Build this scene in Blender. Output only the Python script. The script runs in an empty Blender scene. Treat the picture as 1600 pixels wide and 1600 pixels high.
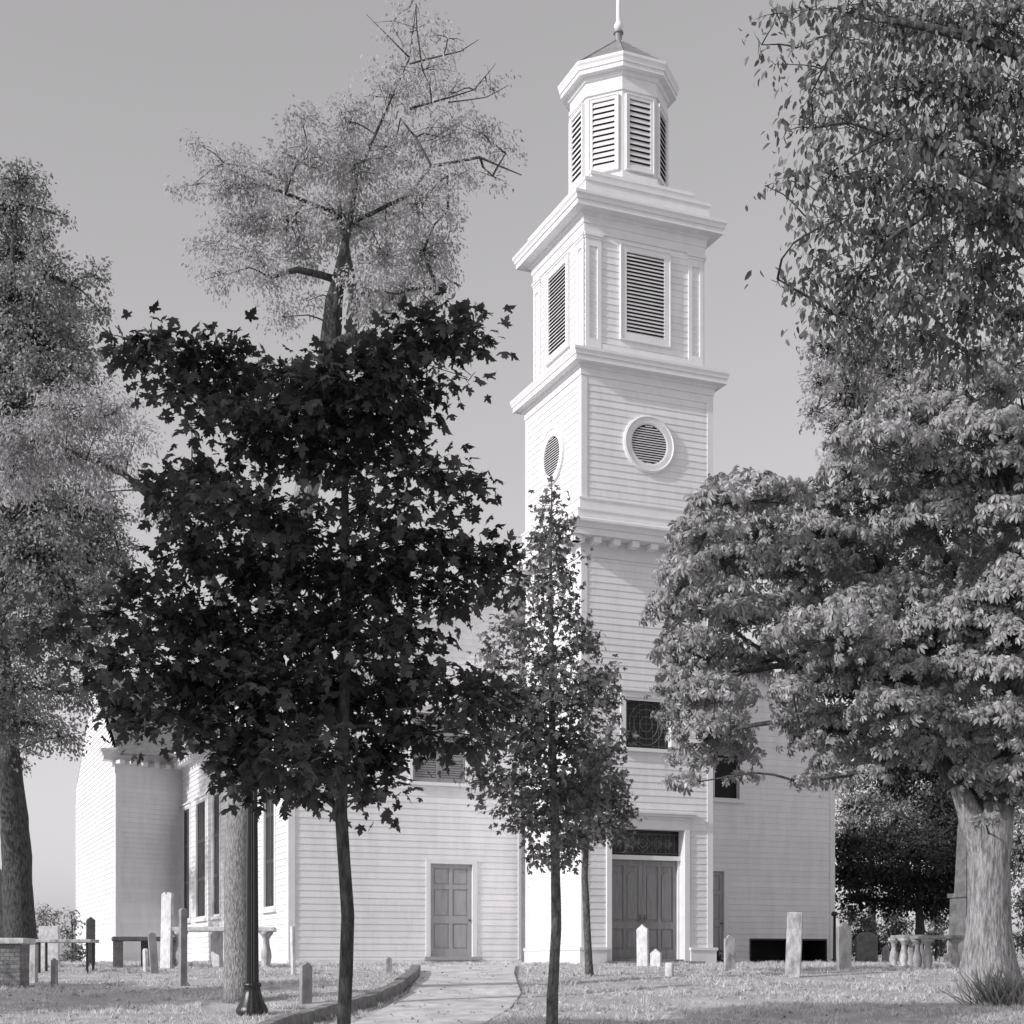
import bpy, bmesh, math, random
import numpy as np
from mathutils import Vector, Matrix
random.seed(7); rng = np.random.default_rng(11)
R_ = math.radians
scene = bpy.context.scene
col = scene.collection

# ------------------------------------------------------------------ camera
F = 2350.0; YH = 1505.0; EYE = 1.7            # calibration of the view camera (1600 px plate)
cam = bpy.data.cameras.new("camera"); camo = bpy.data.objects.new("camera", cam); col.objects.link(camo)
cam.sensor_width = 36; cam.lens = 36 * F / 1600
cam.shift_y = (YH - 800) / 1600
cam.clip_end = 6000
camo.location = (0, 0, EYE); camo.rotation_euler = (R_(90), 0, 0)
scene.camera = camo

# ------------------------------------------------------------------ light
TH = R_(22.8)
U = Vector((math.cos(TH), math.sin(TH), 0)); V = Vector((-math.sin(TH), math.cos(TH), 0))
GRAZE = R_(10.0); ELEV = R_(25.0)
sd = (-U * math.cos(GRAZE) - V * math.sin(GRAZE)) * math.cos(ELEV) + Vector((0, 0, math.sin(ELEV)))
sun = bpy.data.lights.new("sun", 'SUN'); sun.energy = 2.15; sun.angle = R_(0.5); sun.color = (1, .992, .995)
suno = bpy.data.objects.new("sun", sun); col.objects.link(suno)
suno.rotation_euler = sd.to_track_quat('Z', 'Y').to_euler()
w = bpy.data.worlds.new("World"); scene.world = w; w.use_nodes = True
nt = w.node_tree; nt.nodes.clear()
sky = nt.nodes.new('ShaderNodeTexSky'); sky.sky_type = 'NISHITA'; sky.sun_disc = False
sky.sun_elevation = ELEV; sky.sun_rotation = math.atan2(sd.x, sd.y)
sky.dust_density = 2.0
bw = nt.nodes.new('ShaderNodeRGBToBW')
pw = nt.nodes.new('ShaderNodeMath'); pw.operation = 'POWER'; pw.inputs[1].default_value = 0.62
comb = nt.nodes.new('ShaderNodeMix'); comb.data_type = 'RGBA'; comb.blend_type = 'MULTIPLY'
comb.inputs[0].default_value = 1; comb.inputs[7].default_value = (1.57, 1.57 * .978, 1.57 * 1.0, 1)
bg = nt.nodes.new('ShaderNodeBackground'); bg.inputs[1].default_value = 0.15
out = nt.nodes.new('ShaderNodeOutputWorld')
nt.links.new(sky.outputs[0], bw.inputs[0]); nt.links.new(bw.outputs[0], pw.inputs[0])
nt.links.new(pw.outputs[0], comb.inputs[6]); nt.links.new(comb.outputs[2], bg.inputs[0]); nt.links.new(bg.outputs[0], out.inputs[0])
scene.view_settings.view_transform = 'Standard'; scene.view_settings.look = 'None'
scene.view_settings.exposure = 0.5; scene.view_settings.gamma = 1
try: scene.cycles.max_bounces = 6; scene.cycles.transparent_max_bounces = 4
except Exception: pass

# ------------------------------------------------------------------ helpers
def g3(v, a=1): return (v, v * .988, v * 1.0, a)
MATS = {}
def mat(name, lo, hi=None, scale=6.0, rough=.7, bump=0.0, bscale=40.0, stretch=(1, 1, 1), island=0.0, spec=.3,
        transl=0.0, detail=6, sharp=(.35, .65)):
    if name in MATS: return MATS[name]
    hi = lo if hi is None else hi
    m = bpy.data.materials.new(name); m.use_nodes = True; t = m.node_tree; n = t.nodes; L = t.links; n.clear()
    o = n.new('ShaderNodeOutputMaterial'); b = n.new('ShaderNodeBsdfPrincipled')
    b.inputs['Roughness'].default_value = rough
    b.inputs['Specular IOR Level'].default_value = spec
    tc = n.new('ShaderNodeTexCoord'); mp = n.new('ShaderNodeMapping'); mp.inputs['Scale'].default_value = stretch
    L.new(tc.outputs['Object'], mp.inputs[0])
    no = n.new('ShaderNodeTexNoise'); no.inputs['Scale'].default_value = scale; no.inputs['Detail'].default_value = detail
    no.inputs['Roughness'].default_value = .65
    L.new(mp.outputs[0], no.inputs[0])
    cr = n.new('ShaderNodeValToRGB'); cr.color_ramp.elements[0].position = sharp[0]; cr.color_ramp.elements[1].position = sharp[1]
    cr.color_ramp.elements[0].color = g3(lo); cr.color_ramp.elements[1].color = g3(hi)
    L.new(no.outputs[0], cr.inputs[0]); c = cr.outputs[0]
    if island > 0:
        ge = n.new('ShaderNodeNewGeometry'); mr = n.new('ShaderNodeMapRange')
        mr.inputs[3].default_value = 1 - island; mr.inputs[4].default_value = 1 + island
        L.new(ge.outputs['Random Per Island'], mr.inputs[0])
        mx = n.new('ShaderNodeMix'); mx.data_type = 'RGBA'; mx.blend_type = 'MULTIPLY'; mx.inputs[0].default_value = 1
        L.new(c, mx.inputs[6]); L.new(mr.outputs[0], mx.inputs[7]); c = mx.outputs[2]
    L.new(c, b.inputs['Base Color'])
    if bump > 0:
        n2 = n.new('ShaderNodeTexNoise'); n2.inputs['Scale'].default_value = bscale; n2.inputs['Detail'].default_value = 5
        L.new(mp.outputs[0], n2.inputs[0])
        bp = n.new('ShaderNodeBump'); bp.inputs['Strength'].default_value = bump; bp.inputs['Distance'].default_value = .03
        L.new(n2.outputs[0], bp.inputs['Height']); L.new(bp.outputs[0], b.inputs['Normal'])
    if transl > 0:
        tr = n.new('ShaderNodeBsdfTranslucent'); L.new(c, tr.inputs[0])
        ms = n.new('ShaderNodeMixShader'); ms.inputs[0].default_value = transl
        L.new(b.outputs[0], ms.inputs[1]); L.new(tr.outputs[0], ms.inputs[2]); L.new(ms.outputs[0], o.inputs[0])
    else: L.new(b.outputs[0], o.inputs[0])
    MATS[name] = m; return m

M_SIDING = mat('white_clapboard', .70, .79, scale=2.6, rough=.55, island=.035, bump=.05, bscale=30, stretch=(1.6, 1.6, .35), sharp=(.28, .58))
M_TRIM = mat('white_trim', .72, .78, scale=3, rough=.5)
M_SLAT = mat('louvre_slat', .62, .72, scale=3, rough=.6)
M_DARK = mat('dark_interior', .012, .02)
M_GREYDOOR = mat('grey_painted_wood', .33, .39, scale=3, rough=.5, stretch=(4, 4, .6))
M_DOOR = mat('stained_door', .21, .30, scale=3, rough=.45, stretch=(5, 5, .5))
M_SHUT = mat('dark_shutter', .05, .09, rough=.5)
M_SHUTG = mat('grey_shutter', .24, .29, rough=.5)
M_GLASS = mat('window_glass', .015, .04, scale=3, rough=.25, spec=.2)
M_LEAD = mat('leaded_tracery', .10, .16, rough=.4)
M_ROOF = mat('slate_roof', .14, .24, scale=8, rough=.6, bump=.2, bscale=20)
M_COPPER = mat('lead_roof', .20, .30, scale=4, rough=.45)
M_FOUND = mat('foundation_brick', .35, .5, scale=12, rough=.8, bump=.2)
M_IRON = mat('black_iron', .018, .03, scale=20, rough=.35, spec=.5)
M_BRASS = mat('door_metal', .12, .2, rough=.3)
M_OBEL = mat('obelisk_stone', .10, .19, scale=5, rough=.75, bump=.2)
M_MARBLE = mat('white_marble', .44, .74, scale=11, rough=.6, bump=.15, bscale=50, stretch=(1, 1, .5))
M_STONE = mat('grey_stone', .20, .36, scale=6, rough=.8, bump=.25, bscale=40, stretch=(1, 1, .5))
M_PALE = mat('pale_stone', .22, .58, scale=8, rough=.75, bump=.25, bscale=40, stretch=(1, 1, .4))
M_SLATE = mat('dark_stone', .08, .15, scale=6, rough=.7, bump=.2)
M_BRICK = mat('old_brick', .14, .3, scale=14, rough=.85, bump=.3, island=.2)
M_CONC = mat('path_concrete', .44, .76, scale=1.9, rough=.85, bump=.12, bscale=60, detail=10)
M_KERB = mat('kerb_stone', .17, .30, scale=5, rough=.85, bump=.3, bscale=30)
M_EARTH = mat('lawn_soil', .36, .56, scale=1.3, rough=.95, bump=.5, bscale=25, detail=12)
M_GRASS = mat('grass_blade', .52, .78, scale=.9, rough=.6, island=.35, transl=.35, spec=.2)
M_FALLEN = mat('fallen_leaf', .2, .5, scale=3, rough=.8, island=.4)
M_BARK_Y = mat('young_bark', .06, .17, scale=26, rough=.85, bump=.8, bscale=40, stretch=(1, 1, .35), sharp=(.38, .62))
M_BARK_G = mat('furrowed_bark', .15, .34, scale=42, rough=.9, bump=1.0, bscale=34, stretch=(1, 1, .3), sharp=(.40, .60))
M_BARK_D = mat('dark_bark', .035, .10, scale=18, rough=.9, bump=1.0, bscale=26, stretch=(1, 1, .3), sharp=(.40, .60))
M_BARK_C = mat('pale_bark', .14, .38, scale=20, rough=.9, bump=1.0, bscale=28, stretch=(1, 1, .2), sharp=(.38, .62))
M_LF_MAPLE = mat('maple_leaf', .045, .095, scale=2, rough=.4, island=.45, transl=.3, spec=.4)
M_LF_YOUNG = mat('young_maple_leaf', .14, .25, scale=2, rough=.4, island=.4, transl=.35, spec=.45)
M_LF_CHEST = mat('chestnut_leaf', .24, .43, scale=1.2, rough=.42, island=.3, transl=.25, spec=.5)
M_LF_FINE = mat('fine_leaf', .36, .60, scale=1.2, rough=.5, island=.3, transl=.5, spec=.4)
M_LF_MID = mat('mid_leaf', .20, .36, scale=1.2, rough=.5, island=.3, transl=.3, spec=.4)
M_LF_HANG = mat('hanging_leaf', .11, .20, scale=1.2, rough=.5, island=.35, transl=.35, spec=.4)
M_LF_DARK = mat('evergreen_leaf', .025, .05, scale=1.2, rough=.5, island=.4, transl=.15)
M_LF_PALE = mat('pale_leaf', .22, .38, scale=1.2, rough=.5, island=.35, transl=.35)

class MB:
    def __init__(self): self.v = []; self.f = []
    def add(self, vs, fs):
        o = len(self.v); self.v += [tuple(x) for x in vs]; self.f += [tuple(i + o for i in f) for f in fs]
    def hexa(self, p):   # 8 points, bottom 4 then top 4
        self.add(p, [(0, 3, 2, 1), (4, 5, 6, 7), (0, 1, 5, 4), (1, 2, 6, 5), (2, 3, 7, 6), (3, 0, 4, 7)])
    def box(self, x0, x1, y0, y1, z0, z1):
        self.hexa([(x0, y0, z0), (x1, y0, z0), (x1, y1, z0), (x0, y1, z0), (x0, y0, z1), (x1, y0, z1), (x1, y1, z1), (x0, y1, z1)])
    def fbox(self, fr, a0, a1, o0, o1, z0, z1):
        P = fr
        self.hexa([P(a0, o1, z0), P(a1, o1, z0), P(a1, o0, z0), P(a0, o0, z0), P(a0, o1, z1), P(a1, o1, z1), P(a1, o0, z1), P(a0, o0, z1)])
    def tube(self, pts, rad, n=8, cap=True, wob=0.0):
        pts = [Vector(p) for p in pts]; k = len(pts); rings = []; ref = Vector((0.31, .95, .05))
        for i in range(k):
            d = (pts[min(i + 1, k - 1)] - pts[max(i - 1, 0)]).normalized()
            a = d.cross(ref)
            if a.length < .1: a = d.cross(Vector((1, 0, 0)))
            a.normalize(); b = d.cross(a)
            rings.append([pts[i] + (a * math.cos(2 * math.pi * j / n) + b * math.sin(2 * math.pi * j / n)) * rad[i] *
                          (1 + wob * random.uniform(-1, 1)) for j in range(n)])
        vs = [q for r in rings for q in r]
        fs = [(i * n + j, i * n + (j + 1) % n, (i + 1) * n + (j + 1) % n, (i + 1) * n + j) for i in range(k - 1) for j in range(n)]
        if cap: fs += [tuple(range(n))[::-1], tuple((k - 1) * n + j for j in range(n))]
        self.add(vs, fs)
    def lathe(self, prof, c=(0, 0, 0), n=20, flute=0.0, nf=12):
        vs = []; 
        for r, z in prof:
            for j in range(n):
                a = 2 * math.pi * j / n; rr = r * (1 - flute * (.5 + .5 * math.cos(nf * a)))
                vs.append((c[0] + rr * math.cos(a), c[1] + rr * math.sin(a), c[2] + z))
        k = len(prof)
        fs = [(i * n + j, i * n + (j + 1) % n, (i + 1) * n + (j + 1) % n, (i + 1) * n + j) for i in range(k - 1) for j in range(n)]
        fs += [tuple(range(n))[::-1], tuple((k - 1) * n + j for j in range(n))]
        self.add(vs, fs)
    def prism(self, poly, thick):   # outline in x,z ; extruded along y (centred)
        n = len(poly); h = thick / 2
        vs = [(x, -h, z) for x, z in poly] + [(x, h, z) for x, z in poly]
        fs = [tuple(range(n)), tuple(range(2 * n - 1, n - 1, -1))] + [((i + 1) % n, i, n + i, n + (i + 1) % n) for i in range(n)]
        self.add(vs, fs)
    def sweep(self, base, prof, close=True):   # base: list of (pt2, miter2); prof: (p,z)
        n = len(base); vs = []
        for p, z in prof:
            for (x, y), (mx, my) in base: vs.append((x + mx * p, y + my * p, z))
        k = len(prof); R = range(n if close else n - 1)
        self.add(vs, [(i * n + j, i * n + (j + 1) % n, (i + 1) * n + (j + 1) % n, (i + 1) * n + j) for i in range(k - 1) for j in R])
    def build(self, name, m, parent=None, smooth=False, label=None, bevel=0):
        me = bpy.data.meshes.new(name); me.from_pydata(self.v, [], self.f); me.validate()
        if smooth:
            for p in me.polygons: p.use_smooth = True
        me.materials.append(m)
        o = bpy.data.objects.new(name, me); col.objects.link(o)
        if parent: o.parent = parent
        if label: o['label'] = label
        if bevel:
            b = o.modifiers.new('bevel', 'BEVEL'); b.width = bevel; b.segments = 2; b.limit_method = 'ANGLE'
        return o
def fixn(o):
    bm = bmesh.new(); bm.from_mesh(o.data); bmesh.ops.recalc_face_normals(bm, faces=bm.faces); bm.to_mesh(o.data); bm.free(); return o
def empty(name, loc, rz=0, label=None, cat=None, group=None, kind=None):
    o = bpy.data.objects.new(name, None); col.objects.link(o); o.location = loc; o.rotation_euler = (0, 0, rz); o.empty_display_size = .2
    return tag(o, label, cat, group, kind)
def tag(o, label=None, cat=None, group=None, kind=None):
    if label: o['label'] = label
    if cat: o['category'] = cat
    if group: o['group'] = group
    if kind: o['kind'] = kind
    return o

# ------------------------------------------------------------------ terrain
GP = np.array([(-60, -.6), (0, 0), (15, .28), (20, .66), (23.5, .89), (28, 1.22), (33, 1.5), (38, 1.66), (42, 1.7), (62, 1.7), (90, .6), (160, -5), (400, -14), (5000, -40)])
def gz(x, y):
    z = np.interp(y, GP[:, 0], GP[:, 1])
    near = np.clip((36 - y) / 8, 0, 1)
    return z + near * (.025 * np.sin(x * .9 + y * .37) + .02 * np.sin(x * .31 - y * .8))
def gzf(x, y): return float(gz(np.float64(x), np.float64(y)))
def at(px, py, D): return Vector(((px - 800) / F * D, D, EYE + (YH - py) / F * D))
def gD(px, py):
    lo, hi = 8.0, 60.0
    for _ in range(50):
        m = (lo + hi) / 2
        y = YH + F * (EYE - gzf((px - 800) / F * m, m)) / m
        if y > py: lo = m
        else: hi = m
    return lo
def gpt(px, py=None, D=None):
    if D is None: D = gD(px, py)
    x = (px - 800) / F * D
    return Vector((x, D, gzf(x, D)))
def spaced(a, b, s): return list(np.arange(a, b, s))
xs = np.array([-4000, -1500, -600, -250, -120, -70] + spaced(-45, 45, .6) + [45, 70, 120, 250, 600, 1500, 4000])
ys = np.array([-300, -120, -60, -30, -10] + spaced(0, 60, .6) + [62, 68, 76, 90, 110, 140, 200, 300, 450, 800, 1500, 3000, 5000])
X, Y = np.meshgrid(xs, ys); Z = gz(X, Y)
gm = MB(); nx = len(xs)
gm.v = [tuple(p) for p in np.stack([X.ravel(), Y.ravel(), Z.ravel()], 1)]
gm.f = [(j * nx + i, j * nx + i + 1, (j + 1) * nx + i + 1, (j + 1) * nx + i) for j in range(len(ys) - 1) for i in range(nx - 1)]
tag(gm.build('ground', M_EARTH, smooth=True), kind='structure')

# path : two slabs with a low riser
def edge(pts): return [gpt(*p) for p in pts]
PL = edge([(470, 1640), (540, 1606), (600, 1577), (640, 1553)]); PR = edge([(690, 1640), (755, 1602), (796, 1577), (813, 1554)])
PL2 = edge([(640, 1553), (655, 1530), (657, 1519), (654, 1511)]); PR2 = edge([(813, 1554), (808, 1540), (803, 1524), (806, 1511)])
def lerp_edge(E, n):
    out = []; k = len(E) - 1
    for i in range(n + 1):
        t = i / n * k; a = min(int(t), k - 1); out.append(E[a].lerp(E[a + 1], t - a))
    return out
pm = MB()
def slab(A, B, h):
    n = 14; A = lerp_edge(A, n); B = lerp_edge(B, n); m = 8; rows = []
    for a, b in zip(A, B):
        row = []
        for j in range(m + 1):
            q = a.lerp(b, j / m); row.append((q.x, q.y, gzf(q.x, q.y) + h))
        rows.append(row)
    vs = [q for r in rows for q in r]; W = m + 1
    fs = [(i * W + j, i * W + j + 1, (i + 1) * W + j + 1, (i + 1) * W + j) for i in range(n) for j in range(m)]
    k = len(vs)
    for r in rows:
        vs += [(r[0][0], r[0][1], r[0][2] - .3), (r[-1][0], r[-1][1], r[-1][2] - .3)]
    for i in range(n):
        fs += [(i * W, (i + 1) * W, k + 2 * (i + 1), k + 2 * i), (i * W + m, k + 2 * i + 1, k + 2 * i + 3, (i + 1) * W + m)]
    k2 = len(vs); vs += [(q[0], q[1], q[2] - .3) for q in rows[0]]
    fs += [(j, k2 + j, k2 + j + 1, j + 1) for j in range(m)]
    pm.add(vs, fs)
slab(PL, PR, .02); slab(PL2, PR2, .055)
tag(fixn(pm.build('path', M_CONC)), kind='structure')
KL = edge([(330, 1660), (440, 1610), (520, 1588), (580, 1571), (622, 1551), (643, 1534), (650, 1521)])
km = MB(); Kp = lerp_edge(KL, 24)
for i in range(24):
    a, b = Kp[i], Kp[i + 1]; d = (b - a).normalized(); nrm = Vector((d.y, -d.x, 0)); a2 = a + d * .012
    w_ = .10; q = []
    for p in (a2, b):
        for s in (-1, 1): q.append(p + nrm * w_ * s)
    zt = [gzf(p.x, p.y) + .20 + .008 * math.sin(i * 2.1) for p in (a2, b)]; zb = [gzf(p.x, p.y) - .2 for p in (a2, b)]
    P = [q[0], q[1], q[3], q[2]]; ZZ = [0, 0, 1, 1]
    km.hexa([(p.x, p.y, zb[z]) for p, z in zip(P, ZZ)] + [(p.x, p.y, zt[z]) for p, z in zip(P, ZZ)])
tag(fixn(km.build('kerb', M_KERB, bevel=.015)), kind='structure')

# ------------------------------------------------------------------ the church (local frame: x along the west front, y into the church, z up)
C0 = Vector((109 / F * 39, 39, 1.7))
church = empty('church', C0, TH, 'white clapboard church with square louvred tower and octagonal lantern', 'church')
EXPO = .178
def Fr(o, ux, nn):
    o = Vector(o); ux = Vector(ux); nn = Vector(nn)
    return lambda a, t, z: o + ux * a + nn * t + Vector((0, 0, z))
def siding(mb, fr, xr, z0, z1, holes=(), expo=EXPO, butt=.018):
    n = max(1, round((z1 - z0) / expo)); e = (z1 - z0) / n
    for i in range(n):
        zb = z0 + i * e; zt = zb + e; zm = (zb + zt) / 2
        xa, xb = xr(zm)
        if xb - xa < .05: continue
        segs = [(xa, xb)]
        for (h0, h1, k0, k1) in holes:
            if k0 < zm < k1:
                new = []
                for a, b in segs:
                    if h1 <= a or h0 >= b: new.append((a, b)); continue
                    if h0 > a: new.append((a, h0))
                    if h1 < b: new.append((h1, b))
                segs = new
        for a, b in segs:
            # boards come in lengths with tight butt joints
            cuts = [a]; p = a
            while b - p > 6.5: p += random.uniform(3, 5.5); cuts.append(p)
            cuts.append(b)
            for c0, c1 in zip(cuts[:-1], cuts[1:]):
                j = random.uniform(-.0015, .0015); B = butt + j
                mb.add([fr(c0, B, zb), fr(c1, B, zb), fr(c1, .001, zt + .004), fr(c0, .001, zt + .004), fr(c0, 0, zb), fr(c1, 0, zb)],
                       [(0, 1, 2, 3), (4, 5, 1, 0)])
def rect_base(u0, u1, v0, v1):
    return [((u0, v0), (-1, -1)), ((u1, v0), (1, -1)), ((u1, v1), (1, 1)), ((u0, v1), (-1, 1))]
NX, NY = Vector((-1, 0, 0)), Vector((0, -1, 0))
A_, B_ = 3.87, 3.60; UC, VC = A_ / 2, B_ / 2
def faces4(u0, u1, v0, v1):   # frames of the four faces, first coord runs left->right seen from outside, and its length
    return [(Fr((u0, v0, 0), (1, 0, 0), (0, -1, 0)), u1 - u0), (Fr((u0, v1, 0), (0, -1, 0), (-1, 0, 0)), v1 - v0),
            (Fr((u1, v0, 0), (0, 1, 0), (1, 0, 0)), v1 - v0), (Fr((u1, v1, 0), (-1, 0, 0), (0, 1, 0)), u1 - u0)]
DO0, DO1, DOT = .85, 3.02, 3.54          # main doorway opening
LW = (1.264, 2.606, 5.66, 7.0)           # window over the door
# --- tower siding
tw = MB()
for k, (fr, ln) in enumerate(faces4(0, A_, 0, B_)):
    hol = [(DO0, DO1, -1, DOT), LW] if k == 0 else []
    siding(tw, fr, lambda z, l=ln: (0, l), 0, 11.0, hol)
tw.build('tower_wall', M_SIDING, church)
tw = MB()
for k, (fr, ln) in enumerate(faces4(0, A_, 0, B_)): siding(tw, fr, lambda z, l=ln: (0, l), 12.0, 15.6)
tw.build('tower_wall', M_SIDING, church)
I3 = .17
tw = MB()
for k, (fr, ln) in enumerate(faces4(I3, A_ - I3, I3, B_ - I3)): siding(tw, fr, lambda z, l=ln: (0, l), 15.9, 19.6)
tw.build('tower_wall', M_SIDING, church)
# dark core so nothing shows through
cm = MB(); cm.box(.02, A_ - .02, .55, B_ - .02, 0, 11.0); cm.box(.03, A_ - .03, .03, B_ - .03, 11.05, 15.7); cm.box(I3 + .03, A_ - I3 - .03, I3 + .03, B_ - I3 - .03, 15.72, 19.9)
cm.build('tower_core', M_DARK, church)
# --- corner boards
cb = MB()
def corner_boards(u0, u1, v0, v1, z0, z1, wd, t):
    for (u, v, su, sv) in ((u0, v0, -1, -1), (u1, v0, 1, -1), (u1, v1, 1, 1), (u0, v1, -1, 1)):
        a0, a1 = sorted((u + su * t, u - su * wd)); b0, b1 = sorted((v + sv * t, v - sv * (.01)))
        cb = MB(); cb.box(a0, a1, b0, b1, z0, z1)
        a0, a1 = sorted((u + su * (t - .003), u - su * .01)); b0, b1 = sorted((v - sv * .011, v - sv * wd))
        cb.box(a0, a1, b0, b1, z0, z1); cb.build('corner_board', M_TRIM, church, bevel=.004)
corner_boards(0, A_, 0, B_, .42, 10.56, .15, .030)
corner_boards(0, A_, 0, B_, 12.08, 15.26, .15, .030)
# --- pilasters on the belfry stage
pb = MB()
for fr, ln in faces4(I3, A_ - I3, I3, B_ - I3):
    for a0, a1 in ((0.0, .47), (ln - .47, ln)):
        pb = MB(); pb.fbox(fr, a0 + .006, a0 + .12, 0, .045, 15.92, 18.98); pb.fbox(fr, a1 - .12, a1 - .006, 0, .045, 15.92, 18.98)
        pb.fbox(fr, a0 + .12, a1 - .12, 0, .044, 15.92, 16.32); pb.fbox(fr, a0 + .12, a1 - .12, 0, .044, 18.72, 18.98)
        pb.fbox(fr, a0 + .12, a1 - .12, 0, .012, 16.32, 18.72)
        pb.fbox(fr, a0 - .03, a1 + .03, 0, .085, 18.98, 19.07); pb.fbox(fr, a0 - .015, a1 + .015, 0, .065, 18.92, 18.978)
        pb.build('pilaster', M_TRIM, church, bevel=.004)
bb = MB()
for fr, ln in faces4(I3, A_ - I3, I3, B_ - I3): bb.fbox(fr, .475, ln - .475, 0, .036, 15.9, 16.22); bb.build('base_board', M_TRIM, church); bb = MB()
# --- plinth
pl = MB()
base = rect_base(0, A_, 0, B_)
for fr, ln in faces4(0, A_, 0, B_)[:1]:
    for a0, a1 in ((-.1, DO0 - .16), (DO1 + .16, ln + .1)):
        pl.fbox(fr, a0, a1, -.05, .10, -.02, .34); pl.fbox(fr, a0 - .025, a1 + .025, -.05, .135, .34, .42); pl.build('plinth', M_TRIM, church, bevel=.006); pl = MB()
for fr, ln in faces4(0, A_, 0, B_)[1:3]:
    pl.fbox(fr, .06, ln - .055, -.05, .10, -.02, .338); pl.fbox(fr, .06, ln - .055, -.05, .13, .338, .418); pl.build('plinth', M_TRIM, church, bevel=.006); pl = MB()
# --- lower cornice with blocks
c1 = MB(); c1.sweep(base, [(.0, 10.56), (.045, 10.56), (.05, 10.80), (.09, 10.82), (.09, 10.99), (.50, 10.99), (.50, 11.15), (.53, 11.16), (.56, 11.24), (.62, 11.30), (.62, 11.36), (.2, 11.52)])
cor1 = fixn(c1.build('tower_cornice', M_TRIM, church))
bk = MB()
for fr, ln in faces4(0, A_, 0, B_)[:3]:
    n = 7 if ln > 3.7 else 6
    for i in range(-1, n + 2):
        a = (i + .5) * ln / n - .02
        if -.55 < a < ln + .5: bk = MB(); bk.fbox(fr, a - .10, a + .10, .092, .44, 10.83, 10.986); bk.build('modillion', M_TRIM, cor1)
st = MB(); st.sweep(base, [(.2, 11.40), (.2, 11.70), (.23, 11.71), (.23, 11.75), (.10, 11.78), (.10, 12.02), (.13, 12.03), (.13, 12.07), (.0, 12.10)])
st.build('tower_plinth', M_TRIM, church)
# --- middle cornice
c2 = MB(); c2.sweep(base, [(0, 15.05), (.02, 15.05), (.022, 15.26), (.05, 15.262), (.055, 15.44), (.10, 15.46), (.13, 15.52), (.30, 15.53), (.30, 15.66), (.325, 15.67), (.335, 15.74), (.36, 15.79), (.36, 15.86), (-.1, 15.93)])
fixn(c2.build('tower_cornice', M_TRIM, church))
b3 = rect_base(I3, A_ - I3, I3, B_ - I3)
c3 = MB(); c3.sweep(b3, [(0, 19.07), (.035, 19.07), (.04, 19.28), (.07, 19.30), (.075, 19.48), (.13, 19.50), (.15, 19.56), (.40, 19.57), (.40, 19.70), (.43, 19.71), (.44, 19.79), (.48, 19.84), (.48, 19.91), (.05, 20.10)])
fixn(c3.build('tower_cornice', M_TRIM, church))
sb = MB()
for h, z0, z1 in ((1.84, 20.0, 20.41), (1.52, 20.42, 20.78)):
    sb.sweep(rect_base(UC - h, UC + h, VC - h, VC + h), [(0, z0), (0, z1 - .09), (.035, z1 - .085), (.035, z1), (-h + .01, z1 + .03)])
fixn(sb.build('lantern_base', M_TRIM, church))

# --- louvred openings
def louvre(fr, a0, a1, z0, z1, casing, nsl, name='louvre_window', proud=.07, parent=church, k=.62):
    f = MB()
    f.fbox(fr, a0 - casing, a0, .0, proud, z0 - casing, z1 + casing); f.fbox(fr, a1, a1 + casing, 0, proud, z0 - casing, z1 + casing)
    f.fbox(fr, a0, a1, 0, proud - .002, z0 - casing, z0); f.fbox(fr, a0, a1, 0, proud - .002, z1, z1 + casing)
    e = casing + .025
    for (x0, x1, y0, y1) in ((a0 - e, a0 - casing, z0 - e, z1 + e), (a1 + casing, a1 + e, z0 - e, z1 + e), (a0 - casing, a1 + casing, z1 + casing, z1 + e), (a0 - casing, a1 + casing, z0 - e, z0 - casing)):
        f.fbox(fr, x0, x1, 0, proud + .02, y0, y1)
    o = f.build(name, M_TRIM, parent)
    s = MB(); p = (z1 - z0) / nsl
    for i in range(nsl):
        zz = z0 + i * p; t = .012
        s.hexa([fr(a0, proud - .004, zz), fr(a1, proud - .004, zz), fr(a1, .022, zz + p * k), fr(a0, .022, zz + p * k),
                fr(a0, proud - .004, zz + t * 1.6), fr(a1, proud - .004, zz + t * 1.6), fr(a1, .022, zz + p * k + t), fr(a0, .022, zz + p * k + t)])
    fixn(s.build('slat', M_SLAT, o))
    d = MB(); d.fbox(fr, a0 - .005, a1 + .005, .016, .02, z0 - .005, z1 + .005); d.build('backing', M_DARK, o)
    return o
f3 = faces4(I3, A_ - I3, I3, B_ - I3)
louvre(f3[0][0], 1.358 - I3, 2.483 - I3, 16.60, 18.75, .16, 22)
lc = f3[1][1] / 2; louvre(f3[1][0], lc - .56, lc + .56, 16.60, 18.75, .16, 22)
louvre(f3[2][0], lc - .56, lc + .56, 16.60, 18.75, .16, 22)
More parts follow.
